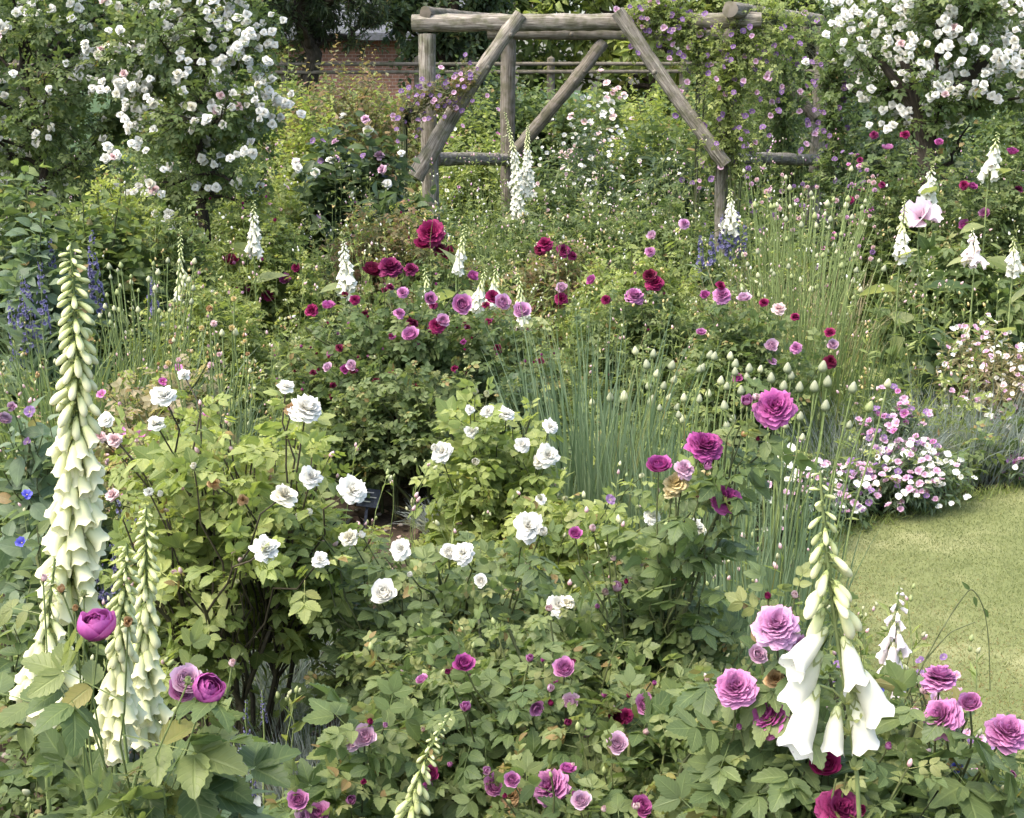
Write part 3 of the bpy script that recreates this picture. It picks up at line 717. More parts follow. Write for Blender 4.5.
def log(name, a, b, r0, r1, parent, base, mat=WOOD, M=26, K=14, wob=.012, knots=2):
    a = np.array(a, float); b = np.array(b, float); t = np.linspace(0, 1, M)[:, None]
    p = a+(b-a)*t; ph = U(0, 6.28, 3); p = p+np.stack([np.sin(t[:, 0]*4+ph[0]), np.sin(t[:, 0]*5+ph[1]), np.sin(t[:, 0]*3+ph[2])], -1)*wob
    mb = MB(); tubes(p[None], r0, r1, K, mb, rough=.055)
    V = mb.V[0]; 
    # closed, slightly domed ends
    for e, c in ((0, p[0]), (1, p[-1])):
        ring = V[:K] if e == 0 else V[-K:]
        cc = c+(c-p[1 if e == 0 else -2])*.12
        mb.add(np.vstack([ring, cc[None]]), [np.array([[j, (j+1) % K, K] for j in range(K)])], np.tile([[.5, .3, .1]], (K+1, 1)))
    for _ in range(knots):
        i = random.randrange(2, M-2); d = nrm(rng.normal(0, 1, 3)+np.array([0, -1., 0])); inst(sphere_t(.025, 7, 5), (p[i]+d*r0*.85)[None], np.eye(3)[None], 1., [.1], mb)
    return mb.obj(name, mat, parent, base)
def pergola():
    FL = np.array([XG(431, 11.5), 11.5, 0]); FR = np.array([XG(721, 11.2), 11.2, 0]); BL = np.array([XG(509, 13.3), 13.3, 0]); BR = np.array([XG(812, 13.0), 13.0, 0])
    th = thing('pergola', 'rustic grey log pergola with slanting braces draped in clematis', 'pergola', (FL+FR+BL+BR)/4)
    bs = np.array(th.location); H = P(431, 30, 11.5)[2]
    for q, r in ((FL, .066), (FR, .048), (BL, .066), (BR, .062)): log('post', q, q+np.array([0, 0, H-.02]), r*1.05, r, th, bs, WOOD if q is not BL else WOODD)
    up = np.array([0, 0, H+.04])
    log('beam', FL+up+np.array([-.12, 0, 0]), FR+up+np.array([.25, -.02, .03]), .068, .06, th, bs, WOOD, 40)
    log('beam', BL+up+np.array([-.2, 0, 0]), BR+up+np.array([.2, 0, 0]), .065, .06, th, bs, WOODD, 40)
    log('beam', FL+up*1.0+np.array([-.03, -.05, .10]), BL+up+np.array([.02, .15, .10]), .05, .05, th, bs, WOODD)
    log('beam', FR+up+np.array([-.03, -.25, .10]), BR+up+np.array([.02, .25, .10]), .06, .055, th, bs)
    log('brace', P(521, 12, 11.38), P(413, 180, 11.28), .052, .070, th, bs, WOOD, 30, 14, .02, 5)
    log('brace', P(616, 10, 11.12), P(725, 166, 11.02), .054, .052, th, bs, WOOD, 30, 14, .014, 4)
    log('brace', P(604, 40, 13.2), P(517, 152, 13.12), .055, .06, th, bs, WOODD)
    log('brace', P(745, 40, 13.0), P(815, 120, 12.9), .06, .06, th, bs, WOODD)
    log('side_rail', P(434, 160, 11.55), P(509, 160, 13.25), .055, .055, th, bs, WOOD)
    log('side_rail', P(722, 160, 11.25), P(828, 160, 13.0), .05, .05, th, bs)
pergola()
# ---- far background: brick outbuilding, rail fence, trees
def brickmat():
    m, n = mat_base('old red brick'); tc = node(n, 'ShaderNodeTexCoord'); mp = node(n, 'ShaderNodeMapping'); mp.inputs['Rotation'].default_value = (R(90), 0, 0)
    n.links.new(tc.outputs['Object'], mp.inputs[0])
    b = node(n, 'ShaderNodeTexBrick'); b.inputs['Scale'].default_value = 4.4; b.inputs['Color1'].default_value = (.22, .12, .08, 1); b.inputs['Color2'].default_value = (.15, .085, .06, 1); b.inputs['Mortar'].default_value = (.28, .24, .20, 1)
    b.inputs['Mortar Size'].default_value = .018; n.links.new(mp.outputs[0], b.inputs[0])
    finish(n, b.outputs[0], .9, 0, None, .1, b.outputs[1], .3); return m
def box(mb, lo, hi, mi=0):
    lo = np.array(lo, float); hi = np.array(hi, float)
    V = np.array([[(lo, hi)[(i >> k) & 1][k] for k in range(3)] for i in range(8)], float)
    Fc = np.array([[0, 2, 3, 1], [4, 5, 7, 6], [0, 1, 5, 4], [2, 6, 7, 3], [0, 4, 6, 2], [1, 3, 7, 5]])
    for f in Fc:
        q = V[f]; A = np.array([[.5, 0, 0], [.5, .25, 0], [.5, .25, 1], [.5, 0, 1.]]); mb.add(q, [np.array([[0, 1, 2, 3]])], A, mi)
def outbuilding():
    x0, x1 = XG(250, 25), XG(470, 25); y0, y1 = 25., 29.
    th = thing('brick_outbuilding', 'low red brick outbuilding with slate roof glimpsed beyond the garden', 'outbuilding', ((x0+x1)/2, 27, 0)); bs = np.array(th.location)
    mb = MB(); box(mb, (x0, y0, 0), (x1, y1, 2.55)); mb.obj('wall', brickmat(), th, bs, False)
    mb = MB(); V = np.array([(x0-.3, y0-.35, 2.5), (x1+.3, y0-.35, 2.5), (x1+.3, y0-.35, 2.62), (x0-.3, y0-.35, 2.62), (x0-.3, 27, 4.4), (x1+.3, 27, 4.4), (x0-.3, y1+.35, 2.5), (x1+.3, y1+.35, 2.5)], float)
    mb.add(V, [np.array([[0, 1, 2, 3], [3, 2, 5, 4], [4, 5, 7, 6], [0, 6, 7, 1]]), np.array([[0, 3, 4], [0, 4, 6], [1, 5, 2], [1, 7, 5]])], np.tile([.5, .2, .3], (8, 1)))
    mb.obj('roof', woodmat('slate', (.05, .055, .065), (.10, .105, .12), (.17, .175, .19), 3), th, bs, False)
outbuilding()
def rail_fence():
    Y = 20.; th = thing('rail_fence', 'long weathered wooden post and rail fence behind the borders', 'fence', (0, Y, 0)); bs = np.array([0, Y, 0.])
    for px in range(-100, 1300, 130): x = XG(px, Y); log('post', (x, Y+.09, 0), (x, Y+.09, 2.12), .06, .055, th, bs, WOODD, 8, 8, .005, 0)
    for z in (2.03, 1.93): 
        log('rail', (XG(-130, Y), Y, z), (XG(1290, Y), Y, z+.02), (.028), .028, th, bs, WOODD, 40, 6, .006, 0)
rail_fence()
def tree(label, px, Y, h, cr, lm='mid', n=420, size=.16, trunk=.16, crownz=.35, name='tree', cat='tree', group=None, x0=None, leaf='ovlo', nper=16, rz=None, lean=0, flowers=None, splits=6):
    X = XG(px, Y) if x0 is None else x0; base = np.array([X, Y, 0.]); th = thing(name, label, cat, base, group)
    th_top = np.array([[X+lean, Y, h*.82]])
    tp = shoots(base[None], th_top, 12, .02, .5, .5); tm = MB(); tubes(tp, trunk, trunk*.25, 9, tm, rough=.05)
    a = np.arange(splits*3)*2.4; q = np.linspace(.25, .95, splits*3); st, _ = at_t(tp, np.zeros(len(a), int), crownz+(1-crownz)*q*.8)
    rz = rz or (h*(1-crownz)/2); cz = h-rz
    def surf(k, rmin):
        d = nrm(rng.normal(0, 1, (k, 3))); rr = U(rmin**3, 1, k)**(1/3)
        lump = 1+.16*np.sin(d[:, 0]*7+X)+.13*np.sin(d[:, 2]*8+d[:, 1]*6+Y)
        return np.array([X+lean*.6, Y, cz])+d*np.array([cr, cr, rz])*(rr*lump)[:, None]
    e = surf(len(a), .7); e = e[np.argsort(e[:, 2])]
    LP = shoots(st, e, 8, .04, .5, .5); tubes(LP, trunk*.35, trunk*.07, 6, tm)
    tips = surf(n, .35); cand = LP[:, 2:].reshape(-1, 3)
    D = np.linalg.norm(cand[None]-tips[:, None], axis=2); s0 = cand[np.argmin(D, 1)]
    SP = shoots(s0, tips, 5, .05, .5, .5); tubes(SP, trunk*.05, trunk*.02, 3, tm); tm.obj('trunk', SM['bark'], th, base)
    mb = MB(); leaves_on(SP, nper, .1, 1., LEAF[leaf], size, mb, 0, 60, .6, .3); mb.obj('crown', LM[lm], th, base)
    if flowers:
        cnt, dia, cols = flowers; vis = tips[(tips[:, 1] < Y+.2)]
        # clusters of blooms on the near side, thick in some places, absent in others
        ncl = cnt//3; cen = vis[rng.permutation(len(vis))[:ncl]]; pos = []
        for c in cen:
            kk = random.choice([1, 1, 2, 3, 4, 6]); pos += list(c+rng.normal(0, .05, (kk, 3))*np.array([1, .7, .8])+np.array([0, -.05, .03]))
        pos = np.array(pos)[:cnt]; rest = MB(); T0 = KINDS['pom'](5); T = dict(v=np.concatenate(T0.V), f=[x for x, _ in T0.F], uv=np.concatenate(T0.A)[:, 1:])
        T['f'] = [np.concatenate(T['f'])]
        order = np.argsort(pos[:, 1])
        for k, i in enumerate(order):
            f = np.array([rng.normal(0, .4), -1, .5+rng.normal(0, .4)]); s = dia*random.uniform(.75, 1.15)
            if k < 98: bloom(th, base, pos[i], s, 'pom', random.choice(cols), face=f)
            else: inst(T, pos[i][None], np.array(rot_axis(f))[None], s, [random.random()], rest)
        if rest.n: tag(rest.obj('flower', [PM[cols[0]]], th, base), kind='stuff')
    return th
FT = 'trees beyond the fence'
for k, (px, Y, h, cr, lm, lab) in enumerate([
    (-260, 33, 8.5, 3.4, 'mid', 'broad green tree beyond the fence, farthest out past the cream foxgloves'),
    (10, 31, 7.5, 3.0, 'dark', 'dark rounded tree beyond the fence above the left rambling rose'),
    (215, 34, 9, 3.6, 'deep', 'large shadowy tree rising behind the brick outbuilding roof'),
    (490, 32, 8, 3.1, 'mid', 'green tree beyond the fence seen over the log beam'),
    (650, 30, 7, 2.6, 'fresh', 'pale green tree behind the middle of the pergola'),
    (800, 33, 8.5, 3.2, 'mid', 'tall green tree behind the clematis end of the pergola'),
    (1010, 31, 8, 3.2, 'dark', 'dark tree beyond the fence above the right rambling rose'),
    (1260, 32, 8, 3.2, 'mid', 'green tree beyond the fence at its far right end')]):
    tree(lab, px, Y, h, cr, lm, 520, .26, .22, .08, group=FT, nper=16)
tree('dark evergreen tree behind the left end of the log beam', 452, 21.5, 5.0, 1.15, 'dark', 700, .13, .14, .3, cat='evergreen tree', name='evergreen_tree', leaf='ovlo', nper=18, rz=1.6)
tree('dark yew overhanging the brick outbuilding', 312, 20, 4.7, 1.35, 'deep', 900, .12, .2, .44, cat='yew tree', rz=1.28, name='yew_tree', leaf='narlo', nper=22)

def wisps(X0, X1, Y0, Y1, n, h, cols, z0=.0, hw=.0011, leafy=True, hole=None):
    """thin flowering stems and grasses threaded through the border, nobody could count them"""
    x = U(X0, X1, n); y = U(Y0, Y1, n); k = ~in_lawn(x, y)
    if hole: k &= (x-hole[0])**2+(y-hole[1])**2 > hole[2]**2
    x = x[k]; y = y[k]; n = len(x); hh = h*U(.55, 1.1, n)*(1+.15*np.sin(x*4+y*2))
    b = np.stack([x, y, np.full(n, z0)], -1); t = b+np.stack([rng.normal(0, .07, n), rng.normal(0, .07, n), hh], -1)
    a_, b_ = proj(t); m = clear_mask(t, t[:, 1]); b = b[m]; t = t[m]; n = len(b)
    sp = shoots(b, t, 5, .03); mb = MB(); tubes(sp, hw*1.6, hw, 3, mb, 0)
    if leafy: leaves_on(sp, 9, .25, .95, LEAF['narlo'], .05, mb, 1, 45, .6, .2)
    d = nrm(sp[:, -1]-sp[:, -2])
    br = np.repeat(np.arange(n), 3); tp = sp[br, -1]+rng.normal(0, .018, (len(br), 3))*(np.tile([0, 1, 1], n))[:, None]
    ci = rng.integers(0, len(cols), len(br))
    for j, c in enumerate(cols):
        q = ci == j; inst(BUDLET, tp[q], frames(d[br][q]+rng.normal(0, .3, (q.sum(), 3)), rng.normal(0, 1, (q.sum(), 3))), U(.007, .016, q.sum()), U(0, 1, q.sum()), mb, 2+j)
    return tag(mb.obj('wild_stems', [SM['green'], LM['fresh']]+[PM[c] for c in cols]), kind='stuff')
# ================================================================ BACK BORDER (Y 11..18)
GB = 'shrubs in the back border'
def shrub(label, px, Y, top, wpx, leaf='lo', lm='mid', **k):
    k.setdefault('cat', 'shrub'); k.setdefault('name', 'shrub'); k.setdefault('group', GB); k.setdefault('K', 3)
    return bush(label, px, Y, top, wpx, leaf, lm, **k)
shrub('mounded lime green shrub in front of the brick outbuilding', 318, 13.5, 84, 100, 'ovlo', 'lime', size=.07, n=230, nper=16, flat=.5)
shrub('loose shrub with reddish young shoots below the outbuilding wall', 350, 15.5, 34, 170, 'ovlo', 'red', size=.07, n=330, nper=14, flat=.4)
shrub('tall green shrub between the white rambler and the brick outbuilding', 288, 16.5, 44, 110, 'ovlo', 'fresh', size=.09, n=170, nper=14)
shrub('rounded yellow green shrub seen through the pergola', 655, 15.0, 74, 130, 'ovlo', 'lime', size=.06, n=330, nper=16, flat=.5)
shrub('leafy green shrub in front of the yellow green mound', 660, 13.8, 96, 150, 'ovlo', 'mid', size=.08, n=280, nper=15)
shrub('dark leaved shrub at the foot of the middle pergola bay', 665, 12.6, 128, 110, 'nar', 'dark', size=.15, n=150, nper=12, scat=[(5, 'W', .04, 'five')])
shrub('pale flowered shrub against the fence between two pergola posts', 600, 17.5, 70, 80, 'ovlo', 'mid', size=.08, n=120, nper=12, scat=[(70, 'WSS', .09, 'five')])
shrub('haze of tiny white flowers on thin stems behind the double foxglove', 585, 13.4, 92, 120, 'narlo', 'blue', size=.08, n=210, nper=12, scat=[(95, 'W', .045, 'five')], cat='white perennial', name='flowering_perennial')
shrub('green shrub filling the back of the right pergola bay', 760, 15.0, 60, 200, 'ovlo', 'mid', size=.09, n=300, nper=15)
shrub('yellow green shrub standing just left of the back pergola post', 470, 16, 72, 130, 'ovlo', 'fresh', size=.08, n=220, nper=14, scat=[(8, 'LP', .05, 'five')])
shrub('green shrub low behind the side rail of the pergola', 478, 14.2, 118, 120, 'ovlo', 'fresh', size=.08, n=220, nper=14, scat=[(12, 'WP', .045, 'five')])
shrub('narrow leaved shrub with white specks between the pergola posts', 545, 12.2, 150, 110, 'nar', 'mid', size=.10, n=170, nper=12, scat=[(22, 'WS', .035, 'five')])
shrub('dark hydrangea like shrub with lilac and white flower heads', 352, 10.8, 112, 170, 'ov', 'dark', size=.11, n=300, nper=12, scat=[(14, 'WWL', .075, 'pom'), (6, 'V', .05, 'five')], bottom=.1)
shrub('broad glossy dark leaves under the pale flower heads', 395, 10.0, 178, 120, 'big', 'dark', size=.14, n=150, nper=9)
shrub('arching green shrub right of the left rambling rose', 262, 10.5, 150, 110, 'lo', 'fresh', size=.10, n=150, nper=10, scat=[(10, 'LS', .04, 'five')])
shrub('green rose bush beside the white rambler trunk', 170, 11.5, 120, 160, 'lo', 'mid', size=.10, n=170, nper=11)
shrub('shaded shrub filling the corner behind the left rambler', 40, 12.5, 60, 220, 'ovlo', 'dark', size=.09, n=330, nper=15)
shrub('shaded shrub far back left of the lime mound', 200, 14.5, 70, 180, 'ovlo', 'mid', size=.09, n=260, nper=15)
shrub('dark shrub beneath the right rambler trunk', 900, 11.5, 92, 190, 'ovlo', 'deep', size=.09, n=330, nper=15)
shrub('tall shrub closing the border at the far right', 1040, 13, 40, 200, 'ovlo', 'mid', size=.09, n=300, nper=15)
shrub('bushy shrub behind the stem of the right rambler', 850, 14.5, 60, 150, 'ovlo', 'dark', size=.09, n=240, nper=15)
shrub('pale green hedge shrub in front of the brick outbuilding door', 300, 18.6, 66, 150, 'ovlo', 'mid', size=.11, n=190, nper=14, flat=.18, bottom=.05, ry=.6, name='hedge_shrub', group='hedge shrubs along the fence')
shrub('darker hedge shrub under the yew by the outbuilding', 385, 18.6, 70, 150, 'ovlo', 'fresh', size=.11, n=190, nper=14, flat=.18, bottom=.05, ry=.6, name='hedge_shrub', group='hedge shrubs along the fence')
shrub('bushy hedge shrub behind the back pergola post', 470, 18.6, 58, 150, 'ovlo', 'dark', size=.11, n=190, nper=14, flat=.18, bottom=.05, ry=.6, name='hedge_shrub', group='hedge shrubs along the fence')
shrub('ragged hedge shrub straight behind the log beam', 550, 18.6, 72, 150, 'ovlo', 'mid', size=.11, n=190, nper=14, flat=.18, bottom=.05, ry=.6, name='hedge_shrub', group='hedge shrubs along the fence')
shrub('tall hedge shrub behind the shell flowered shrub', 625, 18.6, 76, 150, 'ovlo', 'fresh', size=.11, n=190, nper=14, flat=.18, bottom=.05, ry=.6, name='hedge_shrub', group='hedge shrubs along the fence')
shrub('dense hedge shrub behind the yellow green mound', 705, 18.6, 60, 150, 'ovlo', 'mid', size=.11, n=190, nper=14, flat=.18, bottom=.05, ry=.6, name='hedge_shrub', group='hedge shrubs along the fence')
shrub('broad hedge shrub seen through the clematis', 800, 18.6, 62, 150, 'ovlo', 'mid', size=.11, n=190, nper=14, flat=.18, bottom=.05, ry=.6, name='hedge_shrub', group='hedge shrubs along the fence')
shrub('leafy hedge shrub beyond the right rambler trunk', 920, 18.6, 60, 150, 'ovlo', 'dark', size=.11, n=190, nper=14, flat=.18, bottom=.05, ry=.6, name='hedge_shrub', group='hedge shrubs along the fence')
shrub('rounded hedge shrub at the far right of the fence', 1030, 18.6, 50, 150, 'ovlo', 'mid', size=.11, n=190, nper=14, flat=.18, bottom=.05, ry=.6, name='hedge_shrub', group='hedge shrubs along the fence')
shrub('pale leafy shrub hiding the left end of the brick outbuilding', 285, 20.5, 18, 90, 'ovlo', 'fresh', size=.10, n=240, nper=14, flat=.25)
# rambling roses
GR = 'white rambling roses'
tree('white rambling rose smothering a small tree beside the lime mound', 205, 8.9, 2.62, .62, 'rose', 430, .09, .055, .42, 'rambling_rose', 'rambling rose', GR, leaf='lo', nper=9, rz=.85, flowers=(520, .056, 'WWWWWWWWWS'), splits=5)
tree('white rambling rose with shell pink buds at the garden corner', 40, 9.4, 2.75, .80, 'rose', 430, .09, .05, .40, 'rambling_rose', 'rambling rose', GR, leaf='lo', nper=9, rz=.9, flowers=(290, .056, 'WWWWWWWWS'), splits=5)
tree('white rambling rose spilling over dark forked trunks right of the pergola', 925, 9.6, 2.72, .78, 'mid', 440, .09, .06, .44, 'rambling_rose', 'rambling rose', GR, leaf='lo', nper=9, rz=.66, flowers=(680, .057, 'WWWWWWWWWS'), splits=6)
def forked():
    th = thing('old_tree', 'bare dark forked tree trunk holding up the right rambler', 'tree trunk', (XG(922, 9.3), 9.3, 0)); bs = np.array(th.location); Y = 9.3
    mb = MB()
    for path, r in (([P(935, 240, Y), P(928, 170, Y), P(922, 135, Y), P(916, 110, Y), P(905, 60, Y)], .075), ([P(926, 165, Y), P(935, 120, Y), P(955, 92, Y), P(975, 72, Y), P(1000, 40, Y)], .06), ([P(920, 120, Y), P(905, 95, Y), P(880, 60, Y)], .045)):
        pp = np.array(path); t = np.linspace(0, 1, len(pp)); tt = np.linspace(0, 1, 14); q = np.stack([np.interp(tt, t, pp[:, i]) for i in range(3)], -1)
        if r > .07: q[0, 2] = 0
        tubes(q[None], r, r*.5, 10, mb, rough=.08)
    mb.obj('trunk', SM['bark'], th, bs)
forked()
# clematis on the pergola
def climber(label, pts, n, size, fl, cols, spread=.16, lm='mid', dia=.055, group='climbers on the pergola', hang=.0):
    pts = [np.array(p, float) for p in pts]; base = np.array([pts[0][0], pts[0][1], 0.])
    th = thing('clematis', label, 'clematis', base, group); path = np.array(pts); t = np.linspace(0, 1, len(path)); tt = np.linspace(0, 1, 16)
    q = np.stack([np.interp(tt, t, path[:, i]) for i in range(3)], -1)
    foot = np.array([q[0, 0], q[0, 1], 0]); main = np.vstack([foot, q])
    mb = MB(); k = 4; MP = np.stack([main+rng.normal(0, .03, main.shape)*(np.arange(len(main)) > 0)[:, None] for _ in range(k)]); tubes(MP, .008, .004, 4, mb)
    s0, _ = at_t(MP, rng.integers(0, k, n), U(.1, 1, n)); d = rng.normal(0, spread, (n, 3))*np.array([1, .7, 1.]); d[:, 2] -= hang*U(0, 1, n)
    SP = shoots(s0, s0+d, 5, .05, .6, .5); tubes(SP, .003, .0015, 3, mb); mb.obj('stems', SM['mixed'], th, base)
    mb = MB(); leaves_on(SP, 10, .1, 1., LEAF['lo'], size, mb, 0, 60, .6, .2); mb.obj('foliage', LM[lm], th, base)
    o = np.argsort(SP[:, -1, 1]); o = o[:int(fl*2.2)]; o = rng.permutation(o)[:fl]
    for i in o:
        bloom(th, base, SP[i, -1]+np.array([0, -.03, .01]), dia*random.uniform(.8, 1.2), 'five', random.choice(cols), face=np.array([rng.normal(0, .4), -1, .4+rng.normal(0, .3)]))
climber('clematis with violet and pale flowers wound on the left brace', [P(404, 120, 11.22), P(412, 108, 11.2), P(446, 94, 11.15), P(470, 80, 11.2)], 70, .05, 95, 'VVVL', .09, 'red', .042)
climber('thick clematis curtain hanging from the right end of the log beam', [P(735, 170, 11.1), P(725, 90, 11.1), P(735, 40, 11.1), P(765, 20, 11.3), P(800, 24, 11.8)], 300, .065, 98, 'VVVL', .20, 'fresh', .045, hang=.35)
climber('clematis strand trailing along the top beam above the right brace', [P(700, 60, 11.3), P(690, 25, 11.2), P(655, 5, 11.2), P(640, 14, 11.2)], 170, .06, 95, 'VVVL', .13, 'fresh', .05, hang=.1)
climber('clematis mass climbing the back right pergola post', [P(790, 160, 12.8), P(780, 100, 12.6), P(770, 60, 12.4), P(830, 30, 12.6)], 230, .07, 34, 'VVL', .24, 'mid', .055, hang=.3)
climber('sparse clematis with violet flowers right of the pergola', [P(835, 200, 10.4), P(838, 140, 10.4), P(830, 90, 10.4), P(832, 40, 10.4)], 110, .07, 50, 'VVV', .12, 'mid', .045)

# tall far foxgloves
FG = dict(near=False, group='foxgloves', rosette=False, stemr=.008)
foxglove('pair of tall white foxgloves standing in front of the pergola', [([(518, 212), (516, 160), (505, 112)], 9.8), ([(528, 190), (527, 160), (528, 122)], 9.9)], 96, 0.065, .62, **FG)
foxglove('white foxglove hanging beside the left white rambling rose', [([(254, 248), (253, 222), (254, 200)], 8.0)], 35, 0.065, .75, **FG)
foxglove('stout white foxglove just above the gallica rose bush', [([(346, 284), (345, 262), (344, 240)], 7.2)], 48, 0.073, .95, **FG)
foxglove('slim greenish foxglove left of the hanging white one', [([(180, 296), (181, 262), (180, 222)], 6.8)], 48, 0.043, .12, **FG)
foxglove('leaning white foxglove right of the crimson rose', [([(456, 266), (462, 245), (466, 224)], 7.2)], 32, 0.052, .4, **FG)
foxglove('small white foxglove rising over a violet rose bloom', [([(429, 300), (427, 285), (424, 264)], 6.7)], 27, 0.043, .35, **FG)
foxglove('twin tipped white foxglove behind the violet rose pair', [([(476, 304), (480, 288), (486, 266)], 6.7), ([(490, 300), (494, 282), (498, 262)], 6.8)], 28, 0.052, .45, **FG)
foxglove('white foxglove at the end of the gallica rose bush', [([(524, 320), (521, 295), (517, 268)], 6.5)], 35, 0.052, .4, **FG)
foxglove('white foxglove above blue flowers at the foot of the right post', [([(730, 226), (731, 208), (730, 188)], 9.0)], 36, 0.069, .7, **FG)
foxglove('white foxglove with open bells under the forked trunk', [([(928, 194), (929, 182), (932, 166)], 8.0)], 27, 0.073, .8, **FG)
foxglove('white foxglove in the rose bush at the far edge', [([(989, 168), (993, 155), (998, 132)], 7.8)], 28, 0.077, .6, **FG)
foxglove('cream foxglove left of the shell pink poppy', [([(900, 252), (903, 228), (905, 196)], 7.2)], 40, 0.060, .4, **FG)
foxglove('white foxglove below the crimson roses right of the poppy', [([(975, 256), (973, 246), (972, 228)], 7.0)], 22, 0.073, .8, cols=('rosy', 'white', 'cream'), **FG)
foxglove('small cream foxglove at the picture edge by the peony leaves', [([(1013, 266), (1013, 255), (1013, 236)], 6.9)], 24, 0.060, .6, **FG)
# ================================================================ MIDDLE BORDER (Y 6.5..10.5)
GM = 'rose bushes in the middle border'
def rb(label, px, Y, top, wpx, leaf='lo', lm='rose', **k):
    k.setdefault('group', GM); k.setdefault('K', 3); return bush(label, px, Y, top, wpx, leaf, lm, **k)
rb('sprawling yellow green rose bush in front of the left pergola post', 395, 9.2, 188, 190, 'lo', 'red', size=.085, n=230, nper=10, scat=[(8, 'CM', .035, 'bud')])
rb('yellow green rose bush under the hanging foxglove by the left rambler', 255, 8.6, 178, 170, 'lo', 'fresh', size=.085, n=220, nper=10, scat=[(12, 'CMD', .035, 'bud')],
   flowers=[(285, 280, 13, 'M'), (247, 290, 11, 'M'), (268, 296, 13, 'C'), (231, 262, 16, 'D', 0, 'cup'), (296, 268, 9, 'C')])
rb('tangled green rose bush left of the right pergola brace', 560, 9.6, 186, 170, 'lo', 'rose', size=.085, n=240, nper=10, scat=[(22, 'SWS', .03, 'bud')])
rb('reddish rose bush with spent dark blooms behind the allium leaves', 560, 8.4, 232, 150, 'lo', 'red', size=.08, n=200, nper=10, flowers=[(545, 245, 16, 'C'), (563, 251, 14, 'C'), (540, 250, 12, 'D'), (572, 256, 10, 'C')])
rb('dense rose bush with tiny cream buds at the foot of the right brace', 655, 9.8, 176, 190, 'lo', 'rose', size=.085, n=260, nper=10, scat=[(34, 'SWSY', .028, 'bud')])
rb('light green rose bush behind the violet rose beside the tall stems', 640, 8.0, 240, 170, 'lo', 'fresh', size=.085, n=240, nper=10, flowers=[(490+160, 252, 10, 'P'), (684, 224, 11, 'P'), (652, 236, 10, 'L')])
rb('crimson peony flowered rose at the foot of the left pergola post', 438, 7.9, 246, 70, 'lo', 'mid', size=.09, n=70, nper=9,
   flowers=[(431, 233, 26, 'C', 0, 'full'), (424, 245, 20, 'C', 0, 'cup'), (449, 254, 14, 'D', 0, 'cup'), (440, 250, 14, 'D'), (472, 277, 12, 'M')])
rb('rose bush with red buds and magenta blooms below the white rambler', 900, 8.7, 128, 150, 'lo', 'rose', size=.09, n=220, nper=10, 
   flowers=[(888, 149, 12, 'M'), (939, 143, 9, 'M'), (905, 135, 9, 'C'), (874, 135, 8, 'C'), (882, 185, 7, 'C'), (850, 200, 8, 'C'), (860, 160, 6, 'C')])
rb('rose bush with violet red blooms at the far right of the border', 1000, 8.2, 110, 150, 'lo', 'roseblue', size=.09, n=230, nper=10,
   flowers=[(1012, 153, 12, 'M'), (972, 187, 10, 'M'), (964, 185, 9, 'C'), (985, 214, 12, 'M'), (964, 226, 12, 'M'), (1018, 190, 9, 'C')])
rb('violet flowered shrub rose just right of the pergola foot', 846, 9.4, 150, 60, 'lo', 'dark', size=.08, n=90, nper=9, scat=[(34, 'VVMP', .04, 'five')])
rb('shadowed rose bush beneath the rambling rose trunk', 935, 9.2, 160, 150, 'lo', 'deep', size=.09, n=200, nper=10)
rb('bright green shrub rose with pale new leaves under the left rambler', 118, 8.0, 148, 120, 'lo', 'lime', size=.085, n=170, nper=10)
rb('blue green leafy bush at the edge below the left rambler', 20, 7.0, 150, 170, 'ov', 'mid', size=.08, n=240, nper=11, cat='shrub', name='shrub')
rb('dark leaved bush behind the blue delphiniums', 95, 7.6, 176, 180, 'ov', 'mid', size=.075, n=270, nper=11, cat='shrub', name='shrub')
rb('bushy green perennial between the far left delphiniums', 165, 7.8, 196, 130, 'lo', 'mid', size=.09, n=180, nper=10, cat='perennial', name='perennial')
rb('leafy green bush with silvery leaves left of the dark opening', 30, 6.2, 205, 120, 'ov', 'blue', size=.09, n=130, nper=10, cat='shrub', name='shrub')
rb('loose mixed green bush with pale seedheads near the purple rose', 200, 6.8, 268, 170, 'lo', 'fresh', size=.08, n=200, nper=10, scat=[(26, 'SWYL', .028, 'bud')])
# the gallica rose with the violet blooms, in the very middle
rb('big purple gallica rose bush in the middle of the border', 408, 6.2, 278, 300, 'mid', 'rose', size=.085, n=300, nper=11, K=4, bottom=.2, canes=16, ry=.45, flat=.35,
   scat=[(95, 'CDPMC', .022, 'bud'), (34, 'CDDM', .034, 'loose')],
   flowers=[(411, 336, 19, 'P', -.35, 'cup'), (462, 305, 22, 'P', -.3, 'cup'), (502, 303, 18, 'P', -.2, 'cup'), (521, 312, 20, 'P', -.3, 'cup'), (430, 299, 14, 'P', -.2, 'cup'), (390, 269, 24, 'C', 0, 'full'),
            (372, 272, 20, 'D', 0, 'cup'), (411, 270, 14, 'C'), (437, 326, 16, 'C', -.3), (443, 321, 14, 'P', -.3, 'cup'), (403, 293, 12, 'P', -.1), (328, 307, 14, 'M', 0), (312, 311, 14, 'C', 0),
            (352, 366, 12, 'L', -.45, 'cup'), (328, 368, 11, 'L', -.4), (345, 370, 10, 'M', -.4), (399, 314, 12, 'P', -.3), (492, 297, 14, 'C', 0), (355, 300, 10, 'C', -.2), (395, 418, 10, 'C', -.45)])
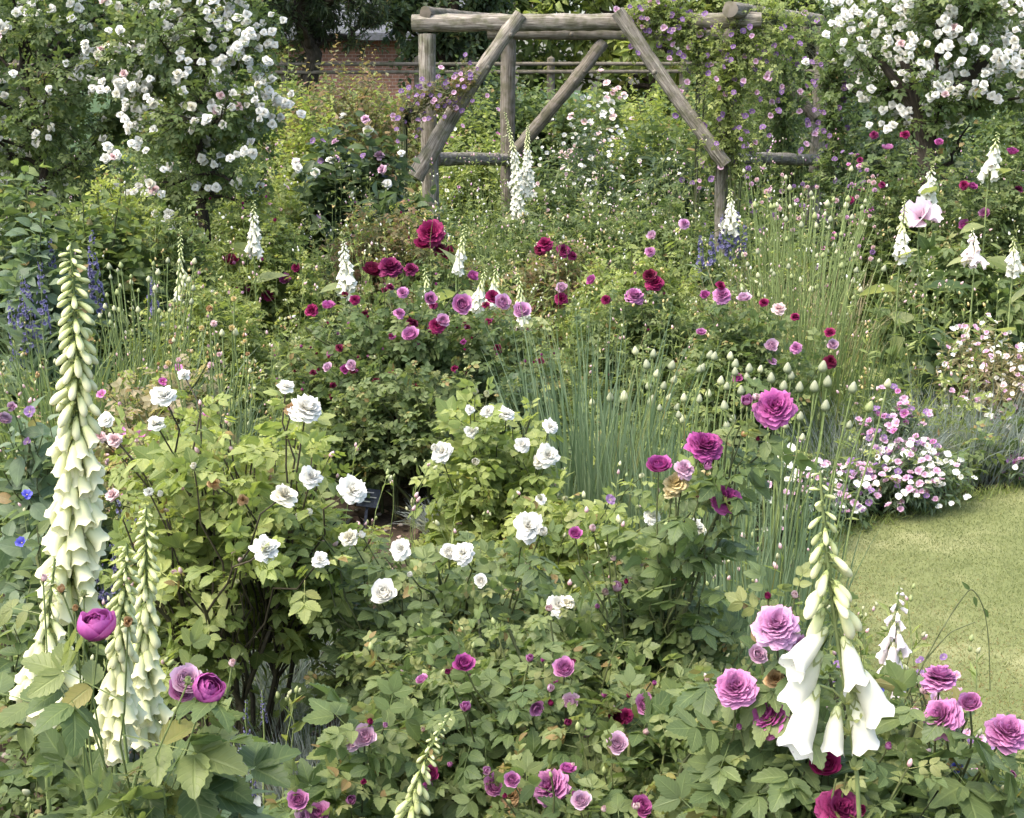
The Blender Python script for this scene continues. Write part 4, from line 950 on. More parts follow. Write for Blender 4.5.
rb('green rose bush with violet pink blooms behind the allium leaves', 645, 7.2, 276, 160, 'lo', 'rose', size=.085, n=230, nper=10, ry=.4,
   flowers=[(634, 297, 19, 'P', 0, 'full'), (655, 284, 18, 'C', 0), (650, 276, 14, 'D', 0), (592, 281, 12, 'M'), (562, 288, 12, 'L'), (561, 299, 13, 'C'), (606, 300, 10, 'C')], scat=[(14, 'CMD', .03, 'bud')])
rb('rose bush with lilac blooms and pink buds beside the seed pod stems', 740, 6.2, 290, 150, 'lo', 'rose', size=.085, n=210, nper=10, ry=.35,
   flowers=[(722, 296, 18, 'P', 0, 'full'), (744, 299, 15, 'L'), (705, 295, 10, 'M'), (720, 286, 10, 'C'), (701, 333, 11, 'M', -.2), (796, 348, 12, 'P', -.3), (771, 346, 14, 'L', -.3), (779, 309, 14, 'S', -.1),
            (764, 303, 10, 'C'), (830, 333, 11, 'C', -.3), (832, 345, 12, 'L', -.3), (830, 362, 14, 'D', -.3), (738, 378, 11, 'M', -.5), (795, 317, 9, 'C'), (772, 362, 9, 'P', -.3)])
# dark interior bush below the gallica, nearer
rb('leafy rose stems low in front of the purple gallica bush', 400, 5.7, 352, 240, 'mid', 'roseblue', size=.09, n=130, nper=8, ry=.25, bottom=.3, K=4)
rb('green bush right of the soil opening', 520, 5.6, 372, 90, 'mid', 'dark', size=.09, n=80, nper=9, ry=.25)

# poppy
def poppy():
    Y = 7.3; p = P(920, 218, Y); th = thing('poppy', 'large shell pink poppy bloom among white foxgloves', 'poppy', (p[0], Y, 0)); bs = np.array(th.location)
    sp = shoots(bs[None], (p-np.array([0, 0, .02]))[None], 8, .02, .6, .5); mb = MB(); tubes(sp, .006, .004, 6, mb); mb.obj('stem', SM['green'], th, bs)
    mb = MB(); leaves_on(sp, 12, .02, .6, LEAF['nar'], .25, mb, 0, 60, .6, .3); mb.obj('foliage', LM['blue'], th, bs)
    bloom(th, bs, p, .17, 'poppy', 'Q', face=np.array([-.5, -.7, .5])); bloom(th, bs, p+np.array([.04, .02, .0]), .13, 'poppy', 'Q', face=np.array([.4, -.6, .6]))
poppy()
# delphiniums and blue spikes
GD = 'blue flower spikes'
spike_plant('violet delphinium spike behind the tall cream foxglove', [(92, 232)], 6.4, 'U', .028, .42, .03, group=GD, n=110, leafn=24, lsize=.12)
spike_plant('blue delphinium spikes at the left edge of the border', [(28, 285), (10, 300), (22, 275), (40, 262)], 5.8, 'U', .026, .35, .025, group=GD, n=60, leafn=24, lsize=.12)
spike_plant('small dusky delphinium spike left of the violet one', [(50, 240)], 6.3, 'U', .028, .35, .022, group=GD, n=80, leafn=24, lsize=.12)
spike_plant('grey blue delphinium spike beside the slim foxglove', [(152, 278)], 6.2, 'U', .026, .2, .022, group=GD, n=50, leafn=20, lsize=.1)
spike_plant('violet blue spikes round the foot of the right pergola post', [(722, 215), (738, 212), (712, 232), (730, 222), (700, 236), (745, 225)], 9.0, 'U', .03, .26, .022, group=GD, n=60, leafn=20, lsize=.1, name='salvia', cat='salvia')
# grass like clumps of the middle
def rnd_heads(n, x0, x1, y0, y1, s0, s1, cols, dy=.3): return [(random.uniform(x0, x1), random.uniform(y0, y1), random.uniform(s0, s1), random.choice(cols), random.uniform(-dy, dy)) for _ in range(n)]
GA = 'allium clumps'
clump('tall allium clump with small green seed heads behind the pink rose', 800, 6.6, 170, .80, 420, .004, 'rose', .12, .12, 'allium_clump', 'allium clump', GA, rnd_heads(52, 738, 885, 195, 300, 4.5, 7.5, 'GHEG', .4), ry=.5)
clump('airy perennial with fading pink heads beyond the tall alliums', 795, 7.8, 150, .85, 260, .006, 'straw', .2, .2, 'seedhead_clump', 'perennial clump', GA, rnd_heads(64, 742, 880, 168, 262, 3.5, 6.5, 'SLSHV', .4), ry=.5)
clump('arching fine leaved clump above the violet campanula', 890, 6.6, 90, .50, 420, .003, 'fresh', .35, .45, 'grass_clump', 'grass clump', 'grass clumps', ry=.4)
clump('feathery green clump below the seed pod stems', 820, 6.0, 80, .42, 400, .003, 'mid', .2, .3, 'grass_clump', 'grass clump', 'grass clumps', ry=.3)
clump('upright green grassy clump below the delphiniums at the left edge', 45, 5.2, 150, .92, 420, .006, 'mid', .2, .25, 'grass_clump', 'grass clump', 'grass clumps', ry=.4)
clump('allium clump with white seed heads right of the cream foxglove', 135, 5.8, 110, .75, 160, .005, 'blue', .2, .2, 'allium_clump', 'allium clump', GA, rnd_heads(40, 98, 200, 250, 330, 4, 7, 'HEG', .3), ry=.3)
clump('glaucous allium leaves beside the speckled brown seed heads', 208, 4.9, 60, .70, 150, .006, 'blue', .12, .15, 'allium_clump', 'allium clump', GA, rnd_heads(20, 165, 250, 300, 380, 5, 8, 'SOHY', .3), ry=.2)
clump('thin allium leaves and stems between the big fan and the papery buds', 680, 4.4, 120, .72, 190, .0042, 'blue', .08, .08, 'allium_clump', 'allium clump', GA, rnd_heads(16, 620, 740, 350, 430, 7, 10, 'EHE', .2), ry=.25)
clump('big fan of blue green allium leaves in the middle of the border', 596, 4.9, 125, .96, 250, .0050, 'blue', .12, .12, 'allium_clump', 'allium clump', GA,
      [(653, 357, 9, 'E'), (671, 369, 10, 'E'), (656, 377, 9, 'H'), (648, 389, 9, 'E'), (663, 389, 9, 'E'), (673, 383, 9, 'E'), (701, 371, 9, 'E'), (624, 401, 12, 'H'), (610, 401, 10, 'E'), (650, 405, 12, 'E'), (676, 410, 8, 'E'), (592, 405, 8, 'H'), (709, 358, 9, 'E'), (668, 400, 8, 'H')], ry=.3)
clump('allium clump crowded with papery buds behind the pink rose cluster', 760, 3.7, 170, .74, 330, .0045, 'blue', .08, .08, 'allium_clump', 'allium clump', GA,
      [(749, 372, 10, 'E'), (747, 380, 9, 'E'), (754, 386, 10, 'E'), (741, 394, 10, 'E'), (771, 382, 11, 'E'), (787, 372, 11, 'E'), (791, 379, 9, 'E'), (783, 390, 11, 'E'), (799, 391, 11, 'E'), (814, 391, 12, 'E'), (822, 371, 12, 'E'),
       (827, 386, 12, 'E'), (852, 392, 12, 'E'), (887, 387, 10, 'H'), (725, 410, 11, 'E'), (727, 428, 9, 'E'), (868, 411, 12, 'G'), (825, 410, 12, 'E'), (800, 420, 10, 'E'), (785, 428, 9, 'H'), (848, 428, 9, 'E'), (786, 408, 9, 'E'), (760, 372, 8, 'H'), (802, 440, 8, 'H'), (735, 375, 9, 'E')], ry=.28)
clump('dense blue green allium leaves behind the front rose stems', 735, 3.0, 130, .72, 300, .0055, 'blue', .07, .07, 'allium_clump', 'allium clump', GA, ry=.25)
clump('sheaf of straight allium leaves between cluster and lawn', 805, 2.8, 70, .62, 70, .005, 'blue', .07, .06, 'allium_clump', 'allium clump', GA, ry=.15)
# right side, beyond and along the lawn
rb('peony foliage mound below the shell pink poppy', 955, 7.7, 240, 170, 'tri', 'mid', size=.12, n=190, nper=9, ry=.4, cat='peony', name='peony_bush')
rb('dark glossy bergenia like leaves behind the pink cushion flowers', 940, 6.9, 322, 90, 'big', 'dark', size=.12, n=60, nper=7, ry=.3, cat='perennial', name='perennial', bottom=.1)
rb('pink flowered cushion of pale pinks at the right edge of the border', 998, 6.75, 322, 130, 'narlo', 'straw', size=.06, n=300, nper=9, ry=.35, cat='cushion plant', name='dianthus_cushion', group='cushion plants along the lawn', scat=[(170, 'WLSWL', .030, 'five')], flat=.3)
clump('green grassy mound behind the white pinks by the lawn', 985, 6.75, 120, .24, 800, .0035, 'mid', .5, .5, 'grass_clump', 'grass clump', 'grass clumps', ry=.4)
clump('silver grey lavender mound running along the back of the lawn', 975, 6.35, 230, .42, 1900, .003, 'grey', .35, .25, 'lavender_mound', 'lavender', 'cushion plants along the lawn', ry=.28)
clump('silver grey tuft behind the violet campanula by the alliums', 870, 6.0, 120, .42, 900, .003, 'grey', .35, .25, 'lavender_mound', 'lavender', 'cushion plants along the lawn', ry=.25)
def pinks(label, px, Y, top, wpx, scat, fl=(), lm='blue', **k):
    return bush(label, px, Y, top, wpx, 'narlo', lm, size=.05, n=k.pop('n', 200), nper=9, group='cushion plants along the lawn', cat='dianthus', name='dianthus', scat=scat, flowers=fl, flat=.45, cr=.003, K=3, **k)
pinks('white and lilac dianthus spilling over the lawn edge', 915, 5.75, 440, 120, [(150, 'WWLLWLV', .032, 'five')], n=300, ry=.24)
pinks('violet pink dianthus just above the white spilling one', 905, 5.95, 392, 90, [(85, 'PVLPL', .036, 'five')], n=190, ry=.2)
pinks('low lilac dianthus at the left corner of the lawn', 850, 5.6, 462, 90, [(90, 'WLLV', .032, 'five')], n=190, ry=.2)
pinks('white flowered dianthus behind the allium buds', 790, 5.3, 440, 130, [(44, 'WLLW', .030, 'five')], n=220, ry=.25)
pinks('airy white pinks above the lavender mound', 985, 6.6, 392, 80, [(28, 'WWL', .036, 'five')], n=90, ry=.2)
pinks('violet dianthus at the right edge beside the lawn', 1040, 6.15, 450, 70, [(40, 'PVLW', .036, 'five')], n=90, ry=.2)
pinks('pale dianthus strip lying in front of the pink cushion', 950, 6.9, 362, 120, [(26, 'WLW', .04, 'five')], n=120, ry=.2)

wisps(-3.2, 2.2, 5.9, 7.0, 330, .78, 'GSHY', hole=(-.75, 5.6, .9))
wisps(-3.6, 3.8, 7.0, 9.5, 700, .98, 'GSHYW')
wisps(-4.5, 4.6, 9.5, 12.5, 900, 1.15, 'GSHWL')
wisps(-2.6, -.9, 4.0, 6.0, 330, .68, 'SYHO')
for y_ in range(590, 740, 22): KEEP.append((255, y_, 3.2, 20))
for c_ in ((352, 512), (372, 506), (392, 512), (365, 500), (410, 520)): KEEP.append((*c_, 5.5, 15))
# ================================================================ NEAR BORDER (Y 2.3..5)
GW = 'white rose bushes'
bush('tall white rose bush with dark bare stems left of the soil opening', 228, 3.25, 398, 270, 'hi', 'fresh', size=.105, n=120, scat=[(10, 'HSW', .02, 'bud')], nper=7, group=GW, near=True, canes=8, bottom=.58, ry=.32, stem='brown', cr=.008, flat=.3, up=.8,
     flowers=[(164, 397, 26, 'W'), (156, 424, 19, 'W', 0, 'pom'), (286, 387, 18, 'W', .1, 'pom'), (306, 410, 32, 'W', 0, 'full'), (184, 375, 14, 'W', .3, 'pom'), (284, 496, 26, 'W', -.2), (265, 550, 30, 'W', -.35), (311, 478, 24, 'W', 0), (352, 491, 30, 'W', -.1),
              (194, 468, 14, 'W', -.1, 'bud'), (320, 560, 18, 'W', -.3), (106, 420, 17, 'W', .2, 'pom'), (100, 437, 14, 'S', .2), (214, 484, 14, 'O', -.1), (292, 409, 15, 'O', 0), (149, 492, 10, 'W', 0), (161, 496, 12, 'W', 0, 'bud'), (115, 440, 16, 'S', .1), (243, 500, 12, 'O', -.1), (113, 495, 14, 'S', 0)])
bush('second white rose bush of bluish leaves below the soil opening', 455, 3.15, 548, 290, 'hi', 'roseblue', size=.098, n=185, scat=[(10, 'HWS', .022, 'bud')], nper=7, group=GW, near=True, canes=12, bottom=.35, ry=.35, stem='mixed', flat=.25, up=.85,
     flowers=[(384, 594, 28, 'W', -.2, 'cup'), (401, 549, 22, 'W'), (350, 538, 20, 'W', .1), (363, 537, 14, 'W', .1, 'bud'), (463, 554, 26, 'W', 0), (449, 553, 18, 'W', 0, 'cup'), (528, 527, 32, 'W', 0, 'loose'), (541, 533, 20, 'W', 0, 'bud'), (481, 581, 15, 'W', -.1, 'cup'), (557, 606, 24, 'W', -.3), (567, 603, 16, 'W', -.3),
              (310, 515, 14, 'W', .2, 'bud'), (299, 518, 12, 'W', .2, 'bud'), (410, 575, 12, 'W', -.2, 'bud')])
bush('small airy white rose bush beside the big allium fan', 492, 4.3, 402, 130, 'mid', 'fresh', size=.10, n=90, nper=8, group=GW, near=False, canes=7, bottom=.2, ry=.25, K=5, flat=.3,
     flowers=[(443, 452, 22, 'W'), (434, 449, 14, 'W', 0, 'bud'), (472, 432, 15, 'W'), (488, 412, 15, 'W'), (506, 415, 17, 'W'), (550, 427, 16, 'W'), (522, 445, 17, 'W'), (548, 456, 24, 'W'), (540, 461, 16, 'W'), (487, 396, 12, 'H'), (475, 395, 11, 'E'), (476, 462, 16, 'W', -.2, 'bud'), (541, 500, 12, 'W', -.4), (540, 499, 10, 'H', -.4), (470, 410, 10, 'W'), (565, 500, 12, 'H', -.3)])
bush('low leafy rose growth between the white bushes and the allium fan', 570, 4.0, 500, 180, 'mid', 'fresh', size=.095, n=130, nper=8, group=GW, ry=.3, K=4, flat=.3, flowers=[(640, 478, 10, 'H'), (706, 475, 12, 'Y'), (652, 517, 18, 'W'), (695, 525, 16, 'W'), (700, 530, 14, 'W'), (610, 500, 12, 'V')])
bush('fresh green rose growth behind the first white rose bush', 190, 4.2, 420, 230, 'mid', 'fresh', size=.10, n=170, nper=9, group=GW, ry=.35, K=4, flat=.3, scat=[(14, 'YSH', .022, 'bud')])
bush('mixed green growth below the delphiniums with small brown seed heads', 150, 5.0, 350, 200, 'lo', 'straw', size=.085, n=190, nper=9, ry=.4, cat='perennial', name='perennial', group='perennials in the left border', scat=[(34, 'SYOL', .022, 'bud'), (9, 'MP', .04, 'five')])
bush('blue flowered perennial behind the big cream foxglove', 30, 3.9, 392, 130, 'ov', 'blue', size=.075, n=130, nper=9, ry=.3, cat='perennial', name='perennial', group='perennials in the left border',
     flowers=[(27, 495, 12, 'B', -.3), (22, 543, 14, 'B', -.3), (30, 412, 13, 'V'), (28, 442, 10, 'V'), (4, 420, 16, 'L'), (12, 407, 10, 'L'), (60, 560, 10, 'B', -.3)])
bush('low oval leaved perennial at the left edge under the blue flowers', 20, 3.2, 520, 110, 'ov', 'rose', size=.06, n=90, nper=9, ry=.25, cat='perennial', name='perennial', group='perennials in the left border')
spike_plant('grey violet catmint spikes behind the twin cream foxglove', [(118, 500), (128, 520), (136, 515), (112, 545), (100, 560), (142, 540)], 3.3, 'U', .018, .22, .014, name='catmint', cat='catmint', n=60, leafn=14, lsize=.04, lm='grey', lfall='ov')
spike_plant('thin catmint spikes under the dark rose stems', [(232, 716), (246, 700), (222, 740), (240, 735), (252, 760), (262, 690)], 2.7, 'U', .008, .10, .006, name='catmint', cat='catmint', n=36, leafn=14, lsize=.035, lm='grey', lfall='ov')
clump('feathery green lavender tuft below the dark rose stems', 292, 3.0, 110, .34, 750, .0022, 'grey', .45, .25, 'lavender_tuft', 'lavender', 'lavender tufts', ry=.14)
clump('small silver dianthus tuft on the soil beside the plant label', 452, 5.5, 70, .16, 500, .003, 'grey', .8, .3, 'lavender_tuft', 'lavender', 'lavender tufts', ry=.14)
clump('silver lavender tuft half hidden behind the dark stems', 265, 3.7, 50, .36, 300, .003, 'grey', .5, .3, 'lavender_tuft', 'lavender', 'lavender tufts', ry=.1)
# plant label on bare soil
def plant_label():
    Y = 5.55; p = P(364, 498, Y); th = thing('plant_label', 'small dark slate plant label with pale marks stuck in bare soil', 'plant label', (p[0], Y, 0)); bs = np.array(th.location)
    dk = woodmat('slate label', (.03, .035, .05), (.05, .06, .085), (.08, .09, .12)); pl = woodmat('chalk marks', (.5, .5, .5), (.6, .6, .62), (.7, .7, .72))
    mb = MB(); box(mb, bs+np.array([-.006, 0, -.05]), bs+np.array([.006, .006, p[2]])); mb.obj('stake', dk, th, bs, False)
    mb = MB(); box(mb, np.array([p[0]-.045, Y-.012, p[2]-.04]), np.array([p[0]+.045, Y-.006, p[2]+.035])); pt = mb.obj('plate', dk, th, bs, False)
    mb = MB()
    for i, (a, b) in enumerate(((-.035, .02), (-.035, .032), (-.03, .01))): z = p[2]+.018-i*.019; box(mb, np.array([p[0]+a, Y-.0145, z]), np.array([p[0]+b, Y-.0135, z+.004]))
    o = mb.obj('chalk_mark', pl, pt, bs, False)
    # tilt the whole card back a little
    th.rotation_euler = (R(-14), R(9), R(6))
plant_label()
def litter():
    n = 900; x = U(-1.6, .5, n); y = U(3.2, 6.6, n); mb = MB(); p = np.stack([x, y, np.full(n, .0)], -1); d = rng.normal(0, 1, (n, 3)); d[:, 2] *= .2
    inst(T_OVLO, p, frames(d, rng.normal(0, .3, (n, 3))+np.array([0, 0, 1.])), U(.02, .05, n), U(0, 1, n), mb); tag(mb.obj('leaf_litter', leafmat('fallen leaf', (.10, .07, .04), (.22, .16, .10), (.42, .33, .26), vein=.1)), kind='stuff')
    n = 500; x = U(-1.6, .4, n); y = U(3.2, 6.6, n); mb = MB(); inst(sphere_t(.5, 6, 4, .6), np.stack([x, y, np.full(n, -.002)], -1), np.tile(np.eye(3), (n, 1, 1)), U(.006, .03, n), U(0, 1, n), mb)
    tag(mb.obj('gravel', stemmat('pebble', (.10, .085, .07), (.34, .30, .26), .9)), kind='stuff')
litter()

# ================================================================ FOREGROUND (Y 0.9..2.8)
foxglove('tall cream foxglove leaning at the left of the border', [([(66, 585), (76, 480), (80, 360), (74, 300), (71, 244)], 1.75)], 118, .047, .50, sizes=((0, 1), (.35, .86), (.6, .62), (.85, .42), (1, .26)), cols=('cream', 'cream', 'green'), ang0=32, stemr=.0062, gap=.95, clear=36, leafmax=.4, bias=.25)
foxglove('twin spiked creamy foxglove behind the magenta globe rose', [([(112, 735), (122, 650), (126, 600), (127, 545)], 1.85), ([(140, 720), (146, 640), (147, 580), (146, 508)], 1.95)], 92, .044, .40, sizes=((0, 1), (.35, .8), (.6, .56), (.85, .38), (1, .22)), clear=30, ang0=26, gap=.95, leafmax=.4, bias=.3, cols=('cream', 'cream', 'green'))
foxglove('short cream foxglove low behind the large rose leaves', [([(40, 690), (44, 650), (50, 610), (55, 560)], 1.7)], 40, .046, .55, ang0=30, leafmax=.4, bias=.3, cols=('cream', 'cream', 'green'))
foxglove('large white foxglove with ragged open bells right foreground', [([(832, 612), (826, 580), (821, 545), (819, 510), (820, 472)], 1.12)], 26, .026, .0, cols=('cream', 'cream', 'green'), ang0=48, stemr=.0045,
  sides=.3, sizes=((0, 1), (.3, .8), (.6, .5), (1, .22)), clear=40, pre=((868, 830), (860, 775), (850, 720), (841, 660)), leafmax=.3, bias=.15,
  extra=[(827, 628, 790, 664, 0, 'white'), (821, 650, 788, 704, 2, 'white'), (817, 684, 793, 748, 1, 'white'), (843, 636, 862, 684, 1, 'white'), (850, 660, 886, 714, 0, 'white'), (852, 692, 872, 746, 2, 'white'), (838, 706, 830, 752, 2, 'white'),
         (824, 608, 806, 644, 'bud', 'cream'), (838, 604, 856, 638, 'bud', 'cream'), (822, 590, 804, 616, 'bud', 'cream'), (832, 584, 850, 606, 'bud', 'green')],
  calyces=((840, 668), (848, 684), (846, 704), (856, 716), (850, 735), (862, 752), (854, 770)))
for y_ in range(650, 745, 18): KEEP.append((805, y_, 1.1, 26)); KEEP.append((868, y_, 1.1, 24)); KEEP.append((835, y_, 1.1, 22))
foxglove('bent green budded foxglove rising from the bottom among pink roses', [([(408, 860), (412, 800), (424, 750), (436, 728), (450, 714)], 1.75)], 44, .036, .12, cols=('cream', 'green', 'green'), rosette=False, ang0=34, leafmax=.3)
foxglove('fading white foxglove against the lawn', [([(892, 672), (894, 640), (897, 612), (899, 586)], 2.35)], 22, .046, .9, cols=('rosy', 'white', 'white'), rosette=False, ang0=24, leafs=.06, leafmax=.5)
GP = 'pink rose bushes in the foreground'
bush('broad pink rose bush filling the bottom middle of the border', 545, 2.55, 640, 420, 'hi', 'rose', size=.098, n=230, scat=[(16, 'MPLC', .030, 'cup'), (26, 'CMS', .018, 'bud')], nper=7, group=GP, near=True, canes=14, bottom=.3, ry=.30, flat=.12, up=.85,
     flowers=[(463, 665, 24, 'M', 0, 'cup'), (448, 673, 12, 'C', 0, 'bud'), (466, 709, 22, 'M', -.1, 'bud'), (530, 660, 17, 'P', 0, 'bud'), (565, 669, 25, 'P', 0, 'cup'), (549, 690, 16, 'L', 0, 'bud'), (567, 724, 15, 'C', -.1, 'bud'),
              (645, 706, 24, 'P', 0, 'cup'), (617, 718, 20, 'D', 0, 'cup'), (626, 716, 16, 'C'), (636, 740, 16, 'C', -.05, 'bud'), (655, 734, 16, 'C', -.05, 'bud'), (604, 697, 12, 'M', 0, 'bud'), (628, 697, 10, 'C', 0, 'bud'),
              (552, 789, 42, 'P', -.25, 'full'), (494, 786, 26, 'P', -.2, 'cup'), (488, 772, 18, 'P', -.2, 'bud'), (512, 796, 26, 'O', -.2, 'loose'), (692, 777, 17, 'C', -.2, 'bud'), (549, 610, 14, 'S', .2, 'bud')])
bush('pink rose with pale open blooms and buds low beside the lavender tuft', 350, 2.35, 735, 160, 'hi', 'rose', size=.12, n=70, nper=7, group=GP, near=True, canes=7, bottom=.3, ry=.18, flat=.2,
     flowers=[(365, 737, 26, 'L', 0, 'cup'), (354, 743, 20, 'L', 0, 'loose'), (370, 724, 13, 'C', 0, 'bud'), (385, 726, 11, 'P', .02, 'bud'), (298, 800, 24, 'P', -.1, 'cup'), (318, 815, 28, 'P', -.1, 'cup'), (350, 801, 22, 'P', -.1, 'bud'), (363, 783, 12, 'C', -.1, 'bud'), (306, 818, 24, 'L', -.1)])
bush('bushy leaf mass of a pink rose along the bottom edge', 620, 2.15, 740, 330, 'hi', 'rose', size=.10, n=130, scat=[(9, 'MPL', .034, 'cup'), (14, 'CMS', .018, 'bud')], nper=7, group=GP, near=True, canes=10, bottom=.35, ry=.18, flat=.15, up=.9)
bush('tall caned pink rose with buds in front of the allium leaves', 690, 2.75, 575, 170, 'hi', 'roseblue', size=.10, n=52, nper=6, group=GP, near=True, canes=6, bottom=.45, ry=.2, flat=.2,
     flowers=[(575, 534, 15, 'M', .1, 'cup'), (593, 531, 14, 'S', .1, 'bud'), (607, 532, 13, 'P', .1, 'bud'), (614, 560, 14, 'S', .1, 'bud'), (617, 590, 20, 'L', .1, 'bud'), (605, 594, 14, 'S', .1, 'bud'), (626, 583, 10, 'C', .1, 'bud'), (598, 608, 10, 'P', .1, 'bud')])
bush('long stemmed pink rose cluster high in front of the papery buds', 668, 2.75, 500, 120, 'hi', 'rose', size=.11, n=16, nper=6, group=GP, near=True, canes=5, bottom=.5, ry=.12, flat=.2, t0=.5, stem='mixed', rise=.6,
     flowers=[(775, 409, 40, 'M', 0, 'full'), (747, 403, 22, 'P', 0, 'bud'), (753, 398, 14, 'S', 0, 'bud'), (704, 448, 36, 'M', 0, 'full'), (659, 468, 28, 'M', 0, 'cup'), (724, 500, 32, 'M', -.05, 'full'), (700, 498, 20, 'C', -.05, 'bud'), (707, 468, 18, 'M', -.03, 'bud'),
              (676, 484, 26, 'Y', 0, 'loose'), (684, 470, 22, 'L', 0, 'loose'), (672, 492, 18, 'Y', 0, 'loose'), (742, 436, 12, 'O', 0, 'bud'), (757, 440, 9, 'D', 0, 'bud')])
bush('full mauve roses crowding round the large white foxglove', 785, 2.05, 655, 150, 'hi', 'roseblue', size=.12, n=46, nper=6, group=GP, near=True, canes=7, bottom=.45, ry=.2, flat=.15,
     flowers=[(776, 628, 48, 'P', 0, 'full'), (800, 650, 30, 'P', .04, 'full'), (757, 655, 22, 'L', .05, 'cup'), (736, 690, 44, 'P', 0, 'full'), (773, 720, 46, 'M', 0, 'full'), (790, 678, 18, 'M', 0, 'bud'), (775, 680, 24, 'O', 0, 'loose'), (825, 766, 36, 'C', 0, 'cup'), (838, 812, 50, 'C', -.1, 'full'), (818, 752, 18, 'D', 0, 'bud'),
              (768, 598, 14, 'C', .1, 'bud'), (795, 597, 14, 'S', .1, 'bud'), (740, 728, 12, 'P', 0, 'bud'), (888, 748, 15, 'M', .05, 'bud'), (858, 812, 24, 'C', -.1, 'bud')])
bush('full mauve roses hanging over the lawn at the right', 965, 2.1, 700, 190, 'hi3', 'roseblue', size=.13, n=44, nper=6, group=GP, near=True, canes=7, bottom=.45, ry=.2, flat=.15,
     flowers=[(940, 680, 36, 'P', 0, 'full'), (944, 719, 44, 'P', -.05, 'full'), (970, 704, 26, 'P', 0, 'cup'), (1006, 735, 44, 'P', 0, 'full'), (998, 768, 22, 'M', -.02, 'bud'), (988, 759, 12, 'M', 0, 'bud'), (922, 692, 16, 'S', 0, 'bud'), (1012, 775, 16, 'M', -.03, 'bud')])
bush('leafy rose growth at the bottom right corner below the mauve roses', 900, 1.85, 765, 330, 'hi', 'rose', size=.11, n=70, nper=7, group=GP, near=True, canes=8, bottom=.5, ry=.15, flat=.15, up=.9)
bush('leafy rose shoots in front of the allium sheaf', 690, 2.35, 650, 190, 'hi3', 'rose', size=.13, n=40, nper=6, group=GP, near=True, canes=6, bottom=.4, ry=.15, flat=.2, up=.9)
bush('magenta globe rose with very large leaves at the bottom left', 90, 1.50, 690, 210, 'hi', 'rose', size=.125, n=44, nper=5, group=GP, near=True, canes=6, bottom=.5, ry=.16, flat=.25, up=.95, stem='green', cr=.0045,
     flowers=[(99, 635, 46, 'g', 0, 'globe'), (128, 624, 20, 'O', 0, 'bud'), (205, 693, 40, 'g', .02, 'globe'), (186, 682, 36, 'L', .05, 'cup'), (182, 690, 32, 'M', .06, 'cup'), (188, 683, 14, 'G', -.02, 'bud'), (232, 665, 16, 'S', .02, 'bud'), (62, 592, 15, 'O', .05, 'bud'), (43, 581, 14, 'S', .06, 'bud'), (84, 596, 14, 'G', .05, 'bud'), (75, 610, 13, 'O', .05, 'bud')])
bush('large leaved growth in the bottom left corner', 60, 1.35, 745, 190, 'hi', 'rose', size=.12, n=30, nper=4, group='perennials in the left border', near=True, canes=5, bottom=.5, ry=.12, flat=.25, up=.95, stem='green', cat='perennial', name='perennial')
bush('narrow leaved pale green perennial at the bottom left beside the lavender', 205, 1.9, 735, 110, 'nar', 'blue', size=.09, n=70, nper=9, ry=.12, cat='perennial', name='perennial', group='perennials in the left border', K=4, near=True, up=.8)
bush('low dark growth under the lavender tuft', 290, 2.3, 790, 130, 'tri', 'mid', size=.07, n=70, nper=8, ry=.14, cat='perennial', name='perennial', group='perennials in the left border', K=4)
bush('blue lobelia sprinkled under the mauve roses by the lawn', 925, 2.35, 685, 150, 'ov', 'mid', size=.035, n=150, nper=9, ry=.16, cat='lobelia', name='lobelia', group='low flowers by the lawn', K=3, flat=.2,
     flowers=[(878, 689, 15, 'B', 0), (902, 684, 15, 'B', 0), (893, 686, 10, 'B', 0), (922, 755, 10, 'B', -.2), (955, 768, 13, 'B', -.25), (972, 790, 15, 'B', -.3), (980, 776, 13, 'B', -.28), (909, 680, 8, 'B', 0), (960, 765, 10, 'B', -.25)])
bush('hazy lilac flowered perennial behind the mauve roses on the lawn edge', 965, 2.7, 655, 120, 'narlo', 'red', size=.03, n=110, nper=7, ry=.15, cat='perennial', name='perennial', group='low flowers by the lawn', K=3, flat=.25, scat=[(60, 'VLVL', .022, 'five')])
bush('pale lilac catmint like flowers beside the fading foxglove', 870, 2.6, 640, 80, 'narlo', 'mid', size=.03, n=80, nper=7, ry=.12, cat='perennial', name='perennial', group='low flowers by the lawn', K=3, flat=.25, scat=[(34, 'VLLL', .016, 'five')])
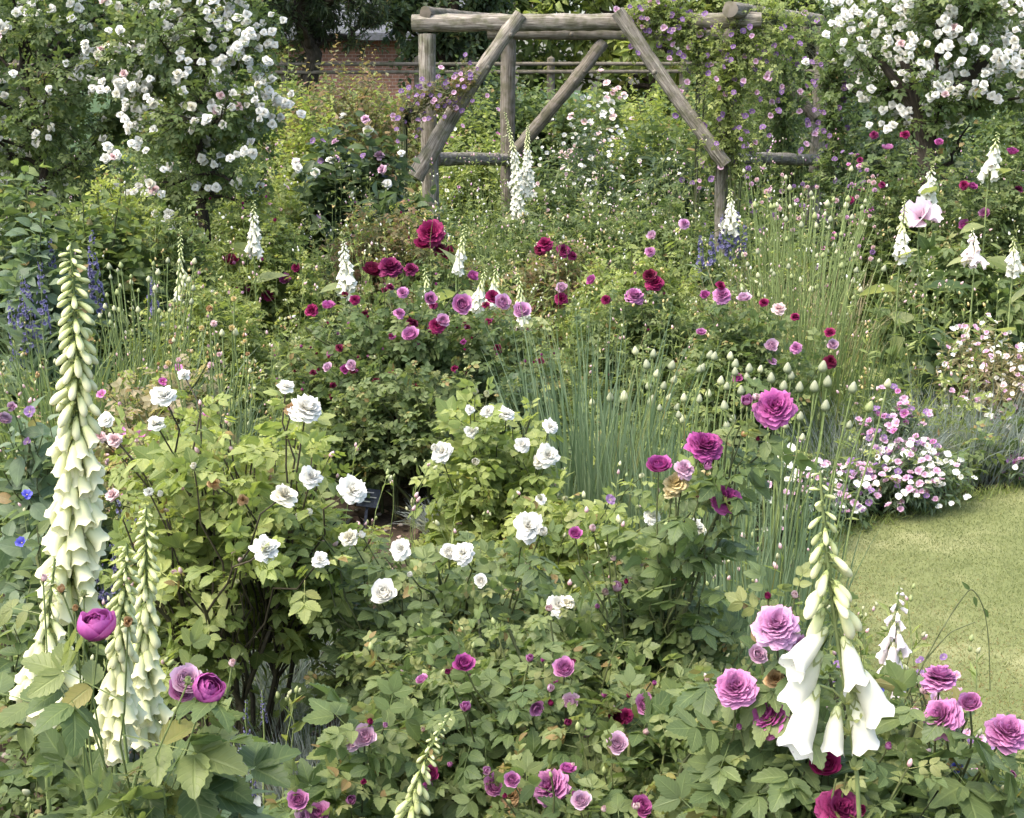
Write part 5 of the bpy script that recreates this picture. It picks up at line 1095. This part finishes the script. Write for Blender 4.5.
def weed():
    Y = 2.2; th = thing('wild_stem', 'thin arching wild stem with seed tips drooping in front of the lawn', 'weed', (P(900, 700, Y)[0], Y, 0)); bs = np.array(th.location); mb = MB(); ps = []
    for path in ([(880, 760), (905, 700), (930, 650), (950, 615), (968, 590), (972, 588), (982, 600), (989, 630), (990, 690)], [(905, 700), (925, 660), (950, 632), (975, 622)]):
        pp = np.array([P(a, b, Y) for a, b in path]); t = np.linspace(0, 1, len(pp)); tt = np.linspace(0, 1, 22); q = np.stack([np.interp(tt, t, pp[:, i]) for i in range(3)], -1)
        for _ in range(2): q[1:-1] = (q[:-2]+2*q[1:-1]+q[2:])/4
        ps.append(q)
    ps[0] = np.vstack([bs[None], ps[0][1:]]); tubes(np.stack(ps), .0016, .0009, 5, mb); mb.obj('stem', SM['mixed'], th, bs)
    mb = MB(); p = np.array([P(970, 590, Y), P(974, 596, Y), P(984, 608, Y)]); inst(leaflet(4, .16, .5, .1), p, frames(np.array([[-.6, 0, .6], [.3, 0, -1], [.5, 0, -1.]]), np.tile([0, -1., 0], (3, 1))), .02, [.2, .5, .3], mb)
    mb.obj('seed_tip', LM['mid'], th, bs)
weed()
# ================================================================ GROUND COVER
HL = [(-.75, 5.6, .55), (-.95, 4.4, .28), (-.35, 5.3, .45)]
cover('ground_cover', -2.6, 3.2, 2.2, 5.6, 2600, .16, 'tri', 'mid', .055, holes=HL)
cover('ground_cover', -1.4, 2.6, 1.6, 3.2, 1500, .20, 'mid', 'rose', .07, holes=[])
cover('ground_cover', -4.2, 4.5, 5.4, 9.5, 5200, .30, 'lo', 'mid', .09, holes=[(-.75, 5.6, .7)])
cover('ground_cover', -4.2, 4.5, 5.4, 9.5, 2000, .45, 'lo', 'fresh', .09, holes=[(-.75, 5.6, .9)])
cover('ground_cover', -8, 9, 9.5, 19, 7000, .60, 'lo', 'mid', .16)

wisps(-1.3, 1.0, 2.9, 4.6, 160, .62, 'GHS', hw=.0012)
wisps(-1.0, 1.0, 2.2, 3.0, 70, .50, 'GHG', hw=.0013)
